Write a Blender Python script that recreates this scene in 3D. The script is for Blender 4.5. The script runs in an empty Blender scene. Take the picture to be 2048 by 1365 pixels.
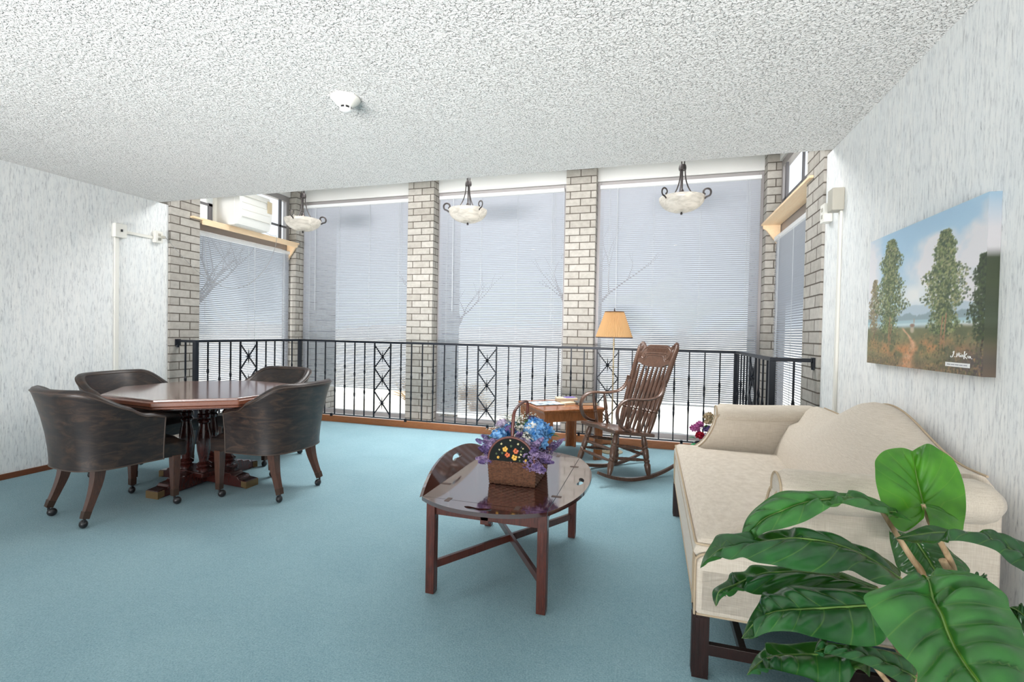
import bpy, bmesh, math, random
import numpy as np
from mathutils import Vector, Matrix, Quaternion
random.seed(7)
SC = bpy.context.scene
COL = SC.collection
PI = math.pi
def V(*a): return Vector(a)

# ---------------------------------------------------------------- camera
FPX, YAW, PIT, ROL = 952.682, 0.286233, -0.0174961, 0.0195290
CAMZ = 1.2
def cam_axes():
    cy, sy, cp, sp = math.cos(YAW), math.sin(YAW), math.cos(PIT), math.sin(PIT)
    fwd = V(-sy*cp, cy*cp, sp); right = V(cy, sy, 0); up = right.cross(fwd)
    cr, sr = math.cos(ROL), math.sin(ROL)
    return right*cr + up*sr, up*cr - right*sr, fwd
CR, CU, CF = cam_axes()
cd = bpy.data.cameras.new('camera'); cam = bpy.data.objects.new('camera', cd); COL.objects.link(cam)
m = Matrix((CR, CU, -CF)).transposed().to_4x4(); m.translation = V(0, 0, CAMZ)
cam.matrix_world = m
cd.sensor_width = 36; cd.sensor_fit = 'HORIZONTAL'; cd.lens = FPX*36/2048; cd.clip_start = 0.02; cd.clip_end = 500
SC.camera = cam
def ray(x, y, d):
    "point of the room seen at photo pixel x, y at depth d metres"
    return V(0, 0, CAMZ) + (CR*((x-1024)/FPX) + CU*(-(y-682.5)/FPX) + CF)*d

# ---------------------------------------------------------------- materials
def srgb(r, g, b):
    def f(c):
        c /= 255.0
        return c/12.92 if c <= 0.04045 else ((c+0.055)/1.055)**2.4
    return (f(r), f(g), f(b), 1)
class Mat:
    def __init__(s, name, col=(200, 200, 200), rough=0.5, metal=0.0, spec=0.5, **kw):
        s.m = bpy.data.materials.new(name); s.m.use_nodes = True
        s.nt = s.m.node_tree; s.n = s.nt.nodes; s.l = s.nt.links
        s.b = s.n['Principled BSDF']; s.out = s.n['Material Output']
        s.set('Base Color', srgb(*col)); s.set('Roughness', rough); s.set('Metallic', metal); s.set('Specular IOR Level', spec)
        for k, v in kw.items(): s.set(k.replace('_', ' '), v)
    def set(s, k, v): s.b.inputs[k].default_value = v
    def node(s, t, **kw):
        nd = s.n.new(t)
        for k, v in kw.items():
            if k in nd.inputs: nd.inputs[k].default_value = v
            else: setattr(nd, k, v)
        return nd
    def coords(s, kind='Object', scale=(1, 1, 1)):
        tc = s.node('ShaderNodeTexCoord'); mp = s.node('ShaderNodeMapping')
        mp.inputs['Scale'].default_value = scale
        s.l.new(tc.outputs[kind], mp.inputs['Vector']); return mp.outputs['Vector']
    def noise(s, vec, scale=5, detail=4, rough=0.5, dist=0.0):
        nd = s.node('ShaderNodeTexNoise'); nd.inputs['Scale'].default_value = scale; nd.inputs['Detail'].default_value = detail
        nd.inputs['Roughness'].default_value = rough; nd.inputs['Distortion'].default_value = dist
        s.l.new(vec, nd.inputs['Vector']); return nd.outputs['Fac']
    def ramp(s, fac, stops):
        r = s.node('ShaderNodeValToRGB'); el = r.color_ramp.elements
        while len(el) < len(stops): el.new(0.5)
        for e, (p, c) in zip(el, stops): e.position = p; e.color = srgb(*c)
        s.l.new(fac, r.inputs['Fac']); return r.outputs['Color']
    def mix(s, fac, a, b, mode='MIX'):
        mx = s.node('ShaderNodeMix'); mx.data_type = 'RGBA'; mx.blend_type = mode
        for sock, v in ((mx.inputs[0], fac), (mx.inputs[6], a), (mx.inputs[7], b)):
            if hasattr(v, 'links'): s.l.new(v, sock)
            else: sock.default_value = v
        return mx.outputs[2]
    def color(s, out): s.l.new(out, s.b.inputs['Base Color']); return s
    def bump(s, h, strength=0.3, dist=0.01, prev=None):
        b = s.node('ShaderNodeBump'); b.inputs['Strength'].default_value = strength; b.inputs['Distance'].default_value = dist
        s.l.new(h, b.inputs['Height'])
        if prev: s.l.new(prev, b.inputs['Normal'])
        s.l.new(b.outputs['Normal'], s.b.inputs['Normal']); return b.outputs['Normal']

def wood(name, a, b, rough=0.3, scale=(3, 3, 40), coat=0.0, kind='Object', dist=1.5, sc=3):
    w = Mat(name, a, rough)
    v = w.coords(kind, scale); f = w.noise(v, sc, 5, 0.6, dist)
    w.color(w.ramp(f, [(0.3, a), (0.7, b)]))
    w.bump(f, 0.08, 0.002)
    w.set('Coat Weight', min(coat, 1)); w.set('Coat Roughness', 0.11 if name == 'cherry_table' else 0.06); w.set('Coat IOR', 2.6 if name == 'mahogany' else (2.1 if coat > .7 else 1.5)); w.set('Specular IOR Level', 0.9 if coat > .7 else 0.5)
    return w.m
M = {}
def mats():
    # wallpaper: pale grey with fine vertical flecks
    w = Mat('wallpaper', (226, 228, 227), 0.7, spec=0.25)
    v = w.coords('Object', (64, 64, 8.5)); f = w.noise(v, 1.6, 6, 0.72, 0.5)
    v2 = w.coords('Object', (9, 9, 0.9)); f2 = w.noise(v2, 2, 3, 0.5, 0.3)
    c = w.ramp(f, [(0.28, (172, 173, 176)), (0.40, (220, 223, 225)), (0.50, (241, 244, 245)), (0.72, (249, 250, 249))])
    c2 = w.ramp(f2, [(0.35, (243, 242, 240)), (0.65, (254, 250, 245))])
    w.color(w.mix(0.55, c, w.mix(1.0, c, c2, 'MULTIPLY'))); w.bump(f, 0.12, 0.003); M['wallpaper'] = w.m
    # popcorn ceiling
    w = Mat('popcorn_plaster', (240, 239, 236), 0.9, spec=0.1)
    v = w.coords('Object'); f = w.noise(v, 62, 4, 0.7)
    vo = w.node('ShaderNodeTexVoronoi'); vo.inputs['Scale'].default_value = 95; w.l.new(v, vo.inputs['Vector'])
    pit = w.ramp(vo.outputs['Distance'], [(0.0, (255, 255, 255)), (0.62, (255, 255, 255)), (0.80, (60, 60, 60))])
    mx = w.mix(0.5, f, pit); w.color(w.ramp(f, [(0.30, (206, 205, 202)), (0.46, (240, 239, 236)), (0.7, (247, 246, 244))]))
    w.bump(mx, 1.0, 0.030); M['ceiling'] = w.m
    w = Mat('white_plaster', (232, 232, 228), 0.8); M['plaster'] = w.m
    # carpet
    w = Mat('teal_carpet', (150, 184, 194), 0.95, spec=0.05)
    v = w.coords('Object'); f = w.noise(v, 150, 3, 0.75); f2 = w.noise(v, 2.6, 4, 0.6, 0.4); f3 = w.noise(v, 38, 4, 0.7)
    c = w.ramp(f, [(0.30, (90, 122, 132)), (0.5, (129, 161, 170)), (0.70, (163, 191, 198))])
    c = w.mix(0.25, c, w.ramp(f2, [(0.3, (108, 150, 164)), (0.7, (154, 188, 196))]))
    c = w.mix(0.2, c, w.ramp(f3, [(0.3, (100, 138, 150)), (0.7, (158, 192, 200))]))
    w.color(c); w.set('Sheen Weight', 0.2); w.set('Sheen Roughness', 0.5)
    w.bump(f, 0.6, 0.008); M['carpet'] = w.m
    # brick (uv in metres)
    w = Mat('pale_brick', (205, 203, 198), 0.8, spec=0.2)
    v = w.coords('UV')
    br = w.node('ShaderNodeTexBrick'); br.offset = 0.5
    for k, val in dict(Scale=1.0).items(): br.inputs[k].default_value = val
    br.inputs['Brick Width'].default_value = 0.235; br.inputs['Row Height'].default_value = 0.0832
    br.inputs['Mortar Size'].default_value = 0.0055; br.inputs['Mortar Smooth'].default_value = 0.25; br.inputs['Bias'].default_value = 0.0
    br.inputs['Color1'].default_value = srgb(196, 192, 186); br.inputs['Color2'].default_value = srgb(177, 172, 165); br.inputs['Mortar'].default_value = srgb(104, 97, 90)
    w.l.new(v, br.inputs['Vector'])
    f = w.noise(v, 18, 5, 0.65); f2 = w.noise(v, 120, 3, 0.6)
    c = w.mix(0.5, br.outputs['Color'], w.mix(1.0, br.outputs['Color'], w.ramp(f, [(0.3, (190, 186, 180)), (0.7, (255, 255, 252))]), 'MULTIPLY'))
    w.color(c)
    inv = w.node('ShaderNodeMath', operation='SUBTRACT'); inv.inputs[0].default_value = 1; w.l.new(br.outputs['Fac'], inv.inputs[1])
    n1 = w.bump(inv.outputs[0], 0.8, 0.008); w.bump(f2, 0.25, 0.003, n1); M['brick'] = w.m
    M['oak'] = wood('oak_trim', (150, 88, 46), (178, 112, 64), 0.4, (3, 40, 40), kind='UV')
    M['darkoak'] = wood('dark_baseboard', (96, 52, 30), (130, 76, 46), 0.4, (4, 60, 60), kind='UV')
    M['endtable'] = wood('honey_oak', (122, 70, 38), (152, 94, 54), 0.25, (14, 14, 3), coat=0.4)
    M['pine'] = wood('raw_pine', (242, 206, 164), (248, 224, 190), 0.55, (30, 2, 30))
    M['mahogany'] = wood('mahogany', (50, 21, 18), (78, 34, 25), 0.12, (18, 2.5, 18), coat=1.0)
    M['mahogany_leg'] = wood('mahogany_leg', (58, 26, 20), (92, 44, 32), 0.3, (30, 30, 3), coat=0.4)
    M['cherry'] = wood('cherry_table', (128, 94, 84), (152, 116, 104), 0.22, (3, 26, 26), coat=1.0)
    M['cherry_edge'] = wood('cherry_edge', (112, 64, 46), (134, 80, 58), 0.35, (3, 30, 30), coat=0.3)
    M['pedestal'] = wood('dark_turned_wood', (52, 24, 22), (76, 34, 28), 0.25, (20, 20, 3), coat=0.5)
    M['chairleg'] = wood('walnut_leg', (62, 38, 30), (90, 58, 44), 0.35, (30, 30, 4), coat=0.3)
    M['rocker'] = wood('rocker_wood', (66, 44, 33), (104, 72, 54), 0.35, (26, 26, 5), coat=0.25)
    M['sofaleg'] = wood('ebonised_leg', (34, 20, 18), (52, 30, 26), 0.3, (30, 30, 4))
    # leather
    w = Mat('brown_leather', (72, 52, 44), 0.38)
    v = w.coords('Object', (5, 5, 16)); f = w.noise(v, 1.5, 6, 0.65, 1.2); f2 = w.noise(w.coords('Object'), 160, 3, 0.6)
    w.color(w.ramp(f, [(0.30, (24, 20, 22)), (0.5, (43, 34, 31)), (0.66, (68, 51, 41))])); w.bump(f2, 0.12, 0.002); M['leather'] = w.m
    w = Mat('leather_piping', (72, 58, 50), 0.4); M['piping'] = w.m
    # sofa linen
    w = Mat('cream_linen', (226, 206, 180), 0.85, spec=0.15)
    fa = w.noise(w.coords('Object', (500, 500, 18)), 1, 3, 0.6); fb = w.noise(w.coords('Object', (24, 24, 500)), 1, 3, 0.6)
    fab = w.mix(0.5, fa, fb)
    w.color(w.ramp(fab, [(0.35, (188, 176, 160)), (0.65, (215, 205, 191))])); w.set('Sheen Weight', 0.15)
    w.bump(fab, 0.25, 0.002); M['linen'] = w.m
    w = Mat('linen_welt', (182, 164, 140), 0.85, spec=0.1); M['welt'] = w.m
    w = Mat('black_iron', (26, 31, 40), 0.42, 0.3); M['iron'] = w.m
    w = Mat('bronze_iron', (58, 54, 54), 0.4, 0.6); M['bronze'] = w.m
    w = Mat('brass', (134, 110, 76), 0.45, 0.6); M['brass'] = w.m
    w = Mat('dull_brass', (74, 54, 44), 0.4, 0.4); M['dullbrass'] = w.m
    w = Mat('pole_brass', (176, 160, 130), 0.35, 0.7); M['pole'] = w.m
    w = Mat('caster_black', (34, 32, 34), 0.35); M['caster'] = w.m
    w = Mat('aluminium_frame', (168, 164, 164), 0.45, 0.4); M['alu'] = w.m
    w = Mat('grey_frame', (118, 116, 120), 0.5, 0.2); M['greyframe'] = w.m
    w = Mat('fascia_paint', (226, 226, 224), 0.6); M['fascia'] = w.m
    w = Mat('white_plastic', (232, 230, 222), 0.45); M['plastic'] = w.m
    w = Mat('beige_plastic', (176, 172, 160), 0.5); M['beige'] = w.m
    w = Mat('dark_plastic', (24, 24, 28), 0.4); M['darkplastic'] = w.m
    w = Mat('ac_white', (236, 236, 232), 0.4); M['ac'] = w.m
    # translucent slats
    w = Mat('blind_slat', (184, 187, 194), 0.4)
    tr = w.node('ShaderNodeBsdfTranslucent'); tr.inputs['Color'].default_value = srgb(226, 232, 242)
    ms = w.node('ShaderNodeMixShader'); ms.inputs[0].default_value = 0.12
    w.l.new(w.b.outputs[0], ms.inputs[1]); w.l.new(tr.outputs[0], ms.inputs[2]); w.l.new(ms.outputs[0], w.out.inputs['Surface']); M['slat'] = w.m
    w = Mat('blind_rail', (228, 230, 232), 0.45); M['blindrail'] = w.m
    w = Mat('blind_cord', (200, 204, 208), 0.7); M['cord'] = w.m
    M['greycord'] = Mat('grey_cable', (150, 150, 148), 0.6).m
    # window glass
    w = Mat('window_glass', (255, 255, 255), 0.0)
    t = w.node('ShaderNodeBsdfTransparent'); t.inputs['Color'].default_value = (0.93, 0.95, 0.96, 1)
    g = w.node('ShaderNodeBsdfGlossy'); g.inputs['Roughness'].default_value = 0.0
    ms = w.node('ShaderNodeMixShader'); ms.inputs[0].default_value = 0.05
    w.l.new(t.outputs[0], ms.inputs[1]); w.l.new(g.outputs[0], ms.inputs[2]); w.l.new(ms.outputs[0], w.out.inputs['Surface']); M['glass'] = w.m
    # alabaster bowl
    w = Mat('alabaster_glass', (236, 232, 224), 0.25)
    f = w.noise(w.coords('Object', (7, 7, 16)), 1.4, 5, 0.6, 1.5); c = w.ramp(f, [(0.3, (184, 180, 172)), (0.6, (216, 212, 205))]); w.color(c)
    t = w.node('ShaderNodeBsdfTranslucent'); w.l.new(c, t.inputs['Color'])
    rf = w.node('ShaderNodeBsdfRefraction'); rf.inputs['Roughness'].default_value = 0.32; rf.inputs['IOR'].default_value = 1.02; w.l.new(c, rf.inputs['Color'])
    m1 = w.node('ShaderNodeMixShader'); m1.inputs[0].default_value = 0.35; w.l.new(t.outputs[0], m1.inputs[1]); w.l.new(rf.outputs[0], m1.inputs[2])
    m2 = w.node('ShaderNodeMixShader'); m2.inputs[0].default_value = 0.34; w.l.new(w.b.outputs[0], m2.inputs[1]); w.l.new(m1.outputs[0], m2.inputs[2])
    w.l.new(m2.outputs[0], w.out.inputs['Surface']); M['alabaster'] = w.m
    w = Mat('lit_bulb', (255, 244, 225), 0.5); w.set('Emission Color', srgb(255, 240, 215)); w.set('Emission Strength', 9); M['bulb'] = w.m
    # lamp shade
    w = Mat('pleated_shade', (208, 170, 122), 0.8)
    t = w.node('ShaderNodeBsdfTranslucent'); t.inputs['Color'].default_value = srgb(222, 184, 134)
    ms = w.node('ShaderNodeMixShader'); ms.inputs[0].default_value = 0.45
    w.l.new(w.b.outputs[0], ms.inputs[1]); w.l.new(t.outputs[0], ms.inputs[2]); w.l.new(ms.outputs[0], w.out.inputs['Surface']); M['shade'] = w.m
    w = Mat('shade_trim', (74, 52, 40), 0.8); M['shadetrim'] = w.m
    # wicker
    w = Mat('wicker', (110, 70, 46), 0.55)
    f = w.noise(w.coords('Object', (60, 60, 60)), 1.5, 3, 0.6); w.color(w.ramp(f, [(0.3, (70, 44, 32)), (0.7, (112, 76, 54))])); M['wicker'] = w.m
    w = Mat('painted_panel', (24, 29, 28), 0.7, spec=0.1); M['panel'] = w.m
    w = Mat('panel_rim', (92, 48, 40), 0.4); M['panelrim'] = w.m
    for k, c in dict(orange=(196, 96, 54), yellow=(206, 160, 66), cream=(196, 186, 140), paintgreen=(70, 86, 54)).items():
        M[k] = Mat('paint_'+k, c, 0.5).m
    def petal(name, a, b, tr=0.25):
        w = Mat(name, a, 0.7, spec=0.2)
        f = w.noise(w.coords('Object', (40, 40, 40)), 1.2, 2, 0.5); c = w.ramp(f, [(0.35, a), (0.65, b)]); w.color(c)
        t = w.node('ShaderNodeBsdfTranslucent'); w.l.new(c, t.inputs['Color'])
        ms = w.node('ShaderNodeMixShader'); ms.inputs[0].default_value = tr
        w.l.new(w.b.outputs[0], ms.inputs[1]); w.l.new(t.outputs[0], ms.inputs[2]); w.l.new(ms.outputs[0], w.out.inputs['Surface']); return w.m
    M['blue'] = petal('blue_petal', (52, 120, 186), (142, 188, 226)); M['lilac'] = petal('lilac_petal', (116, 98, 136), (172, 152, 188))
    M['violet'] = petal('violet_petal', (86, 72, 116), (130, 110, 160)); M['white'] = petal('white_petal', (214, 210, 200), (240, 238, 230))
    M['palelilac'] = petal('pale_lilac_petal', (168, 152, 184), (206, 194, 214)); M['pink'] = petal('pink_petal', (176, 90, 150), (212, 130, 180))
    M['red'] = petal('red_petal', (150, 18, 40), (196, 34, 60)); M['tan'] = petal('tan_petal', (180, 158, 124), (206, 188, 156))
    M['stem'] = Mat('flower_stem', (66, 92, 48), 0.6).m; M['fleaf'] = petal('flower_leaf', (42, 84, 44), (84, 130, 62)); M['brightleaf'] = petal('bright_leaf', (28, 132, 82), (70, 160, 100))
    M['darkpot'] = Mat('dark_pot', (48, 48, 54), 0.5).m
    # big leaf: uv.x across (0 = midrib), uv.y along
    for nm, key, ca, cb, trn in (('dark_green_leaf', 'leaf', (22, 60, 36), (42, 96, 48), .22), ('mid_green_leaf', 'leafmid', (34, 84, 40), (60, 124, 54), .26), ('backlit_leaf', 'leafbacklit', (46, 106, 38), (80, 146, 46), .40)):  # one leaf in three tones; the brightest has backlight painted in
        w = Mat(nm, (36, 92, 40), 0.27, spec=0.65)
        uv = w.node('ShaderNodeUVMap'); sep = w.node('ShaderNodeSeparateXYZ'); w.l.new(uv.outputs[0], sep.inputs[0])
        def math_(op, a, b=None):
            nd = w.node('ShaderNodeMath', operation=op)
            for i, x in enumerate((a, b)):
                if x is None: continue
                if hasattr(x, 'links'): w.l.new(x, nd.inputs[i])
                else: nd.inputs[i].default_value = x
            return nd.outputs[0]
        ph = math_('SUBTRACT', math_('MULTIPLY', sep.outputs[1], 8.0), math_('MULTIPLY', sep.outputs[0], 1.1))
        saw = math_('ABSOLUTE', math_('SUBTRACT', math_('FRACT', ph), 0.5))      # 0.5 at vein
        vein = math_('GREATER_THAN', saw, 0.475); mid = math_('LESS_THAN', sep.outputs[0], 0.028)
        vm = math_('MAXIMUM', math_('MULTIPLY', vein, 0.35), mid)
        f = w.noise(w.coords('Object', (9, 9, 9)), 1.5, 3, 0.5)
        base = w.ramp(f, [(0.3, ca), (0.7, cb)])
        c = w.mix(math_('MULTIPLY', vm, 0.75), base, srgb(112, 152, 60)); w.color(c)
        t = w.node('ShaderNodeBsdfTranslucent'); tc = w.mix(0.5, c, srgb(130, 210, 40)); w.l.new(tc, t.inputs['Color'])
        ms = w.node('ShaderNodeMixShader'); ms.inputs[0].default_value = trn
        w.l.new(w.b.outputs[0], ms.inputs[1]); w.l.new(t.outputs[0], ms.inputs[2]); w.l.new(ms.outputs[0], w.out.inputs['Surface'])
        fine = w.noise(w.coords('Object', (220, 220, 220)), 1, 2, 0.5); w.bump(fine, 0.06, 0.002)
        M[key] = w.m
    w = Mat('plant_stalk', (170, 140, 100), 0.6); f = w.noise(w.coords('Object', (30, 30, 6)), 1.5, 3); w.color(w.ramp(f, [(0.3, (120, 96, 60)), (0.7, (206, 176, 140))])); M['stalk'] = w.m
    M['soil'] = Mat('soil', (60, 46, 36), 0.95).m
    # painting (per-vertex paint)
    w = Mat('oil_paint', (200, 200, 200), 0.45)
    at = w.node('ShaderNodeAttribute'); at.attribute_name = 'paint'; w.l.new(at.outputs['Color'], w.b.inputs['Base Color'])
    f = w.noise(w.coords('Object', (150, 150, 150)), 1, 3); w.bump(f, 0.15, 0.002); M['paint'] = w.m
    M['paper'] = Mat('paper', (240, 240, 238), 0.6).m; M['pages'] = Mat('book_pages', (222, 204, 176), 0.8).m
    M['ink'] = Mat('ink_white', (238, 238, 236), 0.6).m; M['inkgrey'] = Mat('ink_grey', (150, 150, 160), 0.6).m
    M['purplebook'] = Mat('purple_cover', (120, 104, 170), 0.4).m; M['darkbook'] = Mat('dark_cover', (66, 70, 72), 0.25).m; M['tanbook'] = Mat('tan_cover', (206, 190, 160), 0.4).m
    w = Mat('glossy_magazine', (190, 206, 214), 0.1); f = w.noise(w.coords('Object', (14, 14, 14)), 1.4, 3, 0.5, 0.6); w.color(w.ramp(f, [(0.35, (70, 84, 96)), (0.5, (190, 210, 218)), (0.7, (228, 232, 232))])); M['magazine'] = w.m
    # outdoors
    w = Mat('bright_ground', (214, 208, 196), 0.9, spec=0.1); f = w.noise(w.coords('Object', (0.5, 0.5, 0.5)), 2.0, 6, 0.65); w.color(w.ramp(f, [(0.3, (196, 186, 168)), (0.6, (226, 222, 214))])); M['ground'] = w.m
    M['concrete'] = Mat('pale_concrete', (226, 226, 226), 0.85).m
    w = Mat('hazy_treeline', (206, 204, 202), 0.95); M['haze'] = w.m
    w = Mat('bark', (120, 106, 96), 0.9); M['bark'] = w.m
    w = Mat('dry_twigs', (166, 138, 100), 0.9); M['twigs'] = w.m
mats()

# ---------------------------------------------------------------- mesh builder
class MB:
    def __init__(s): s.bm = bmesh.new(); s.uv = None
    def _v(s, p): return s.bm.verts.new(p)
    def face(s, vs):
        try: return s.bm.faces.new(vs)
        except ValueError: return None
    def box(s, c, d, rot=None):
        c = Vector(c); hx, hy, hz = d[0]/2, d[1]/2, d[2]/2
        vs = []
        for z in (-hz, hz):
            for x, y in ((-hx, -hy), (hx, -hy), (hx, hy), (-hx, hy)):
                p = V(x, y, z)
                if rot is not None: p = rot @ p
                vs.append(s._v(c+p))
        for f in ((3, 2, 1, 0), (4, 5, 6, 7), (0, 1, 5, 4), (1, 2, 6, 5), (2, 3, 7, 6), (3, 0, 4, 7)): s.face([vs[i] for i in f])
        return s
    def bx(s, x0, x1, y0, y1, z0, z1): return s.box(((x0+x1)/2, (y0+y1)/2, (z0+z1)/2), (x1-x0, y1-y0, z1-z0))
    def bar(s, p0, p1, w, h, up=(0, 0, 1)):
        p0, p1 = Vector(p0), Vector(p1); d = p1-p0; L = d.length; d.normalize()
        u = Vector(up); x = u.cross(d)
        if x.length < 1e-4: x = V(1, 0, 0).cross(d)
        x.normalize(); y = d.cross(x)
        return s.box((p0+p1)/2, (w, h, L), Matrix((x, y, d)).transposed())
    def tube(s, pts, r, n=8, cap=True, sq=None, flat=None, up=None):
        "swept tube; r scalar or list; flat=(a,b) scales of section axes"
        pts = [Vector(p) for p in pts]; N = len(pts)
        rs = r if isinstance(r, (list, tuple)) else [r]*N
        rings = []; prev = None
        for i, p in enumerate(pts):
            t = (pts[min(i+1, N-1)]-pts[max(i-1, 0)])
            if t.length < 1e-9: t = V(0, 0, 1)
            t.normalize()
            if prev is None:
                a = Vector(up) if up is not None else (V(0, 0, 1) if abs(t.z) < 0.9 else V(1, 0, 0))
                x = a - t*a.dot(t); x.normalize()
            else:
                x = prev - t*prev.dot(t)
                if x.length < 1e-6: x = t.orthogonal()
                x.normalize()
            prev = x; y = t.cross(x)
            fa, fb = flat if flat else (1, 1)
            ring = []
            for k in range(n):
                a = 2*PI*k/n + (PI/n if n == 4 else 0)
                ring.append(s._v(p + x*math.cos(a)*rs[i]*fa + y*math.sin(a)*rs[i]*fb))
            rings.append(ring)
        for a, b in zip(rings, rings[1:]):
            for k in range(n): s.face([a[k], a[(k+1) % n], b[(k+1) % n], b[k]])
        if cap: s.face(rings[0][::-1]); s.face(rings[-1])
        return s
    def cyl(s, p0, p1, r0, r1=None, n=12): return s.tube([p0, p1], [r0, r0 if r1 is None else r1], n)
    def lathe(s, prof, o=(0, 0, 0), n=24, mat=None, mod=None):
        "prof: list of (r, z)"
        o = Vector(o); rings = []
        for r, z in prof:
            ring = []
            for k in range(n):
                a = 2*PI*k/n; rr = max(r, 1e-4)*(mod(a, z) if mod else 1)
                p = V(rr*math.cos(a), rr*math.sin(a), z)
                if mat is not None: p = mat @ p
                ring.append(s._v(o+p))
            rings.append(ring)
        for a, b in zip(rings, rings[1:]):
            for k in range(n): s.face([a[k], a[(k+1) % n], b[(k+1) % n], b[k]])
        if prof[0][0] > 1e-3: s.face(rings[0][::-1])
        if prof[-1][0] > 1e-3: s.face(rings[-1])
        return s
    def spindle(s, p0, p1, prof, n=12):
        "turned piece from p0 to p1; prof: list of (t, r)"
        p0, p1 = Vector(p0), Vector(p1)
        return s.tube([p0.lerp(p1, t) for t, r in prof], [r for t, r in prof], n)
    def prism(s, poly, a0, a1, fn):
        "poly 2d outline, extruded from a0 to a1; fn(u, v, a) -> point"
        A = [s._v(fn(u, v, a0)) for u, v in poly]; B = [s._v(fn(u, v, a1)) for u, v in poly]; n = len(poly)
        s.face(A[::-1]); s.face(B)
        for k in range(n): s.face([A[k], A[(k+1) % n], B[(k+1) % n], B[k]])
        return s
    def grid(s, P, close_u=False, close_v=False, cap=False):
        G = [[s._v(p) for p in row] for row in P]; nu, nv = len(G), len(G[0])
        for i in range(nu if close_u else nu-1):
            for j in range(nv if close_v else nv-1):
                s.face([G[i][j], G[(i+1) % nu][j], G[(i+1) % nu][(j+1) % nv], G[i][(j+1) % nv]])
        if cap and close_v: s.face(G[0][::-1]); s.face(G[-1])
        return s
    def ico(s, c, r, sub=1, sc=(1, 1, 1)):
        res = bmesh.ops.create_icosphere(s.bm, subdivisions=sub, radius=r)
        for v in res['verts']: v.co = Vector((v.co.x*sc[0], v.co.y*sc[1], v.co.z*sc[2]))+Vector(c)
        return s
    def build(s, name, mat, parent=None, smooth=None, bevel=0, seg=2, uv=True, recalc=True, sub=0, loc=None):
        bm = s.bm
        if recalc: bmesh.ops.recalc_face_normals(bm, faces=bm.faces)
        if uv:
            L = bm.loops.layers.uv.new('UVMap')
            for f in bm.faces:
                nx, ny, nz = abs(f.normal.x), abs(f.normal.y), abs(f.normal.z)
                for lp in f.loops:
                    p = lp.vert.co
                    lp[L].uv = (p.x, p.y) if nz >= nx and nz >= ny else ((p.y, p.z) if nx > ny else (p.x, p.z))
        me = bpy.data.meshes.new(name); bm.to_mesh(me); bm.free()
        mm = M[mat] if isinstance(mat, str) else mat
        me.materials.append(mm)
        o = bpy.data.objects.new(name, me); COL.objects.link(o)
        if parent is not None: o.parent = parent
        if loc is not None and (parent is None or parent.parent is None): o.location = loc
        if smooth is not None:
            me.shade_smooth()
            if smooth < 180: me.set_sharp_from_angle(angle=math.radians(smooth))
        if bevel:
            b = o.modifiers.new('bevel', 'BEVEL'); b.width = bevel; b.segments = seg; b.limit_method = 'ANGLE'; b.angle_limit = math.radians(40)
            if smooth is None: me.shade_smooth(); b.harden_normals = True
        if sub:
            b = o.modifiers.new('sub', 'SUBSURF'); b.levels = sub; b.render_levels = sub
        return o
def tag(o, label, cat, group=None, kind=None):
    o['label'] = label; o['category'] = cat
    if group: o['group'] = group
    if kind: o['kind'] = kind
    return o
def thing(name, label, cat, loc=(0, 0, 0), rz=0, group=None):
    o = bpy.data.objects.new(name, None); COL.objects.link(o); o.location = loc; o.rotation_euler = (0, 0, rz); o.empty_display_size = 0.1
    return tag(o, label, cat, group)
def struct(mb, name, mat, label=None, parent=None, **kw):
    o = mb.build(name, mat, parent, **kw)
    if parent is None:
        o['kind'] = 'structure'
        if label: o['label'] = label
    return o
def copy_tree(o, parent=None):
    c = o.copy(); COL.objects.link(c); c.parent = parent
    for ch in list(o.children): copy_tree(ch, c)
    return c
def cr(pts, n):
    "Catmull-Rom resample of a list of Vectors"
    pts = [Vector(p) for p in pts]; N = len(pts)-1; out = []
    for i in range(n):
        t = N*i/(n-1); k = min(int(t), N-1); u = t-k
        p0, p1, p2, p3 = pts[max(k-1, 0)], pts[k], pts[k+1], pts[min(k+2, N)]
        out.append(0.5*((2*p1)+(p2-p0)*u+(2*p0-5*p1+4*p2-p3)*u*u+(3*p1-p0-3*p2+p3)*u**3))
    return out
def sstep(x, a, b):
    t = min(max((x-a)/(b-a), 0), 1); return t*t*(3-2*t)
# ================================================================ SETTING
XL, XR, YE, ZC = -4.73, 1.092, 3.60, 2.425
fl = MB(); fl.bx(XL-.1, XR+.1, -4, 3.62, -.2, 0); fl.bx(-4.45, .81, 3.62, 5.27, -.2, 0)
struct(fl, 'floor', 'carpet', 'teal blue carpet over the whole room', smooth=None)
struct(MB().bx(XL-.3, XR+.3, -4, 3.555, ZC, 3.5), 'ceiling', 'ceiling', 'white popcorn ceiling')
struct(MB().bx(-5.2, 1.6, 3.555, 5.95, 3.35, 3.5), 'ceiling_alcove', 'plaster', 'higher ceiling over the window bay')
struct(MB().bx(XL-.15, XL, -4, 3.66, -.2, ZC), 'wall_left', 'wallpaper', 'left wall in flecked grey wallpaper')
struct(MB().bx(XR, XR+.15, -4, 3.66, -.2, ZC), 'wall_right', 'wallpaper', 'right wall in flecked grey wallpaper')
struct(MB().bx(XL, XL+.012, -4, 3.66, 0, .045), 'baseboard_left', 'darkoak', bevel=.003)
struct(MB().bx(XR-.012, XR, -4, 3.66, 0, .045), 'baseboard_right', 'darkoak', bevel=.003)
kb = MB(); kb.bx(-4.49, .85, 5.27, 5.31, -.05, .078); struct(kb, 'baseboard_back', 'oak', 'oak kerb board under the back railing', bevel=.004)
struct(MB().bx(-4.49, -4.45, 3.70, 5.27, -.05, .078), 'trim_1', 'oak', 'oak kerb board under the left railing', bevel=.004)
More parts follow.
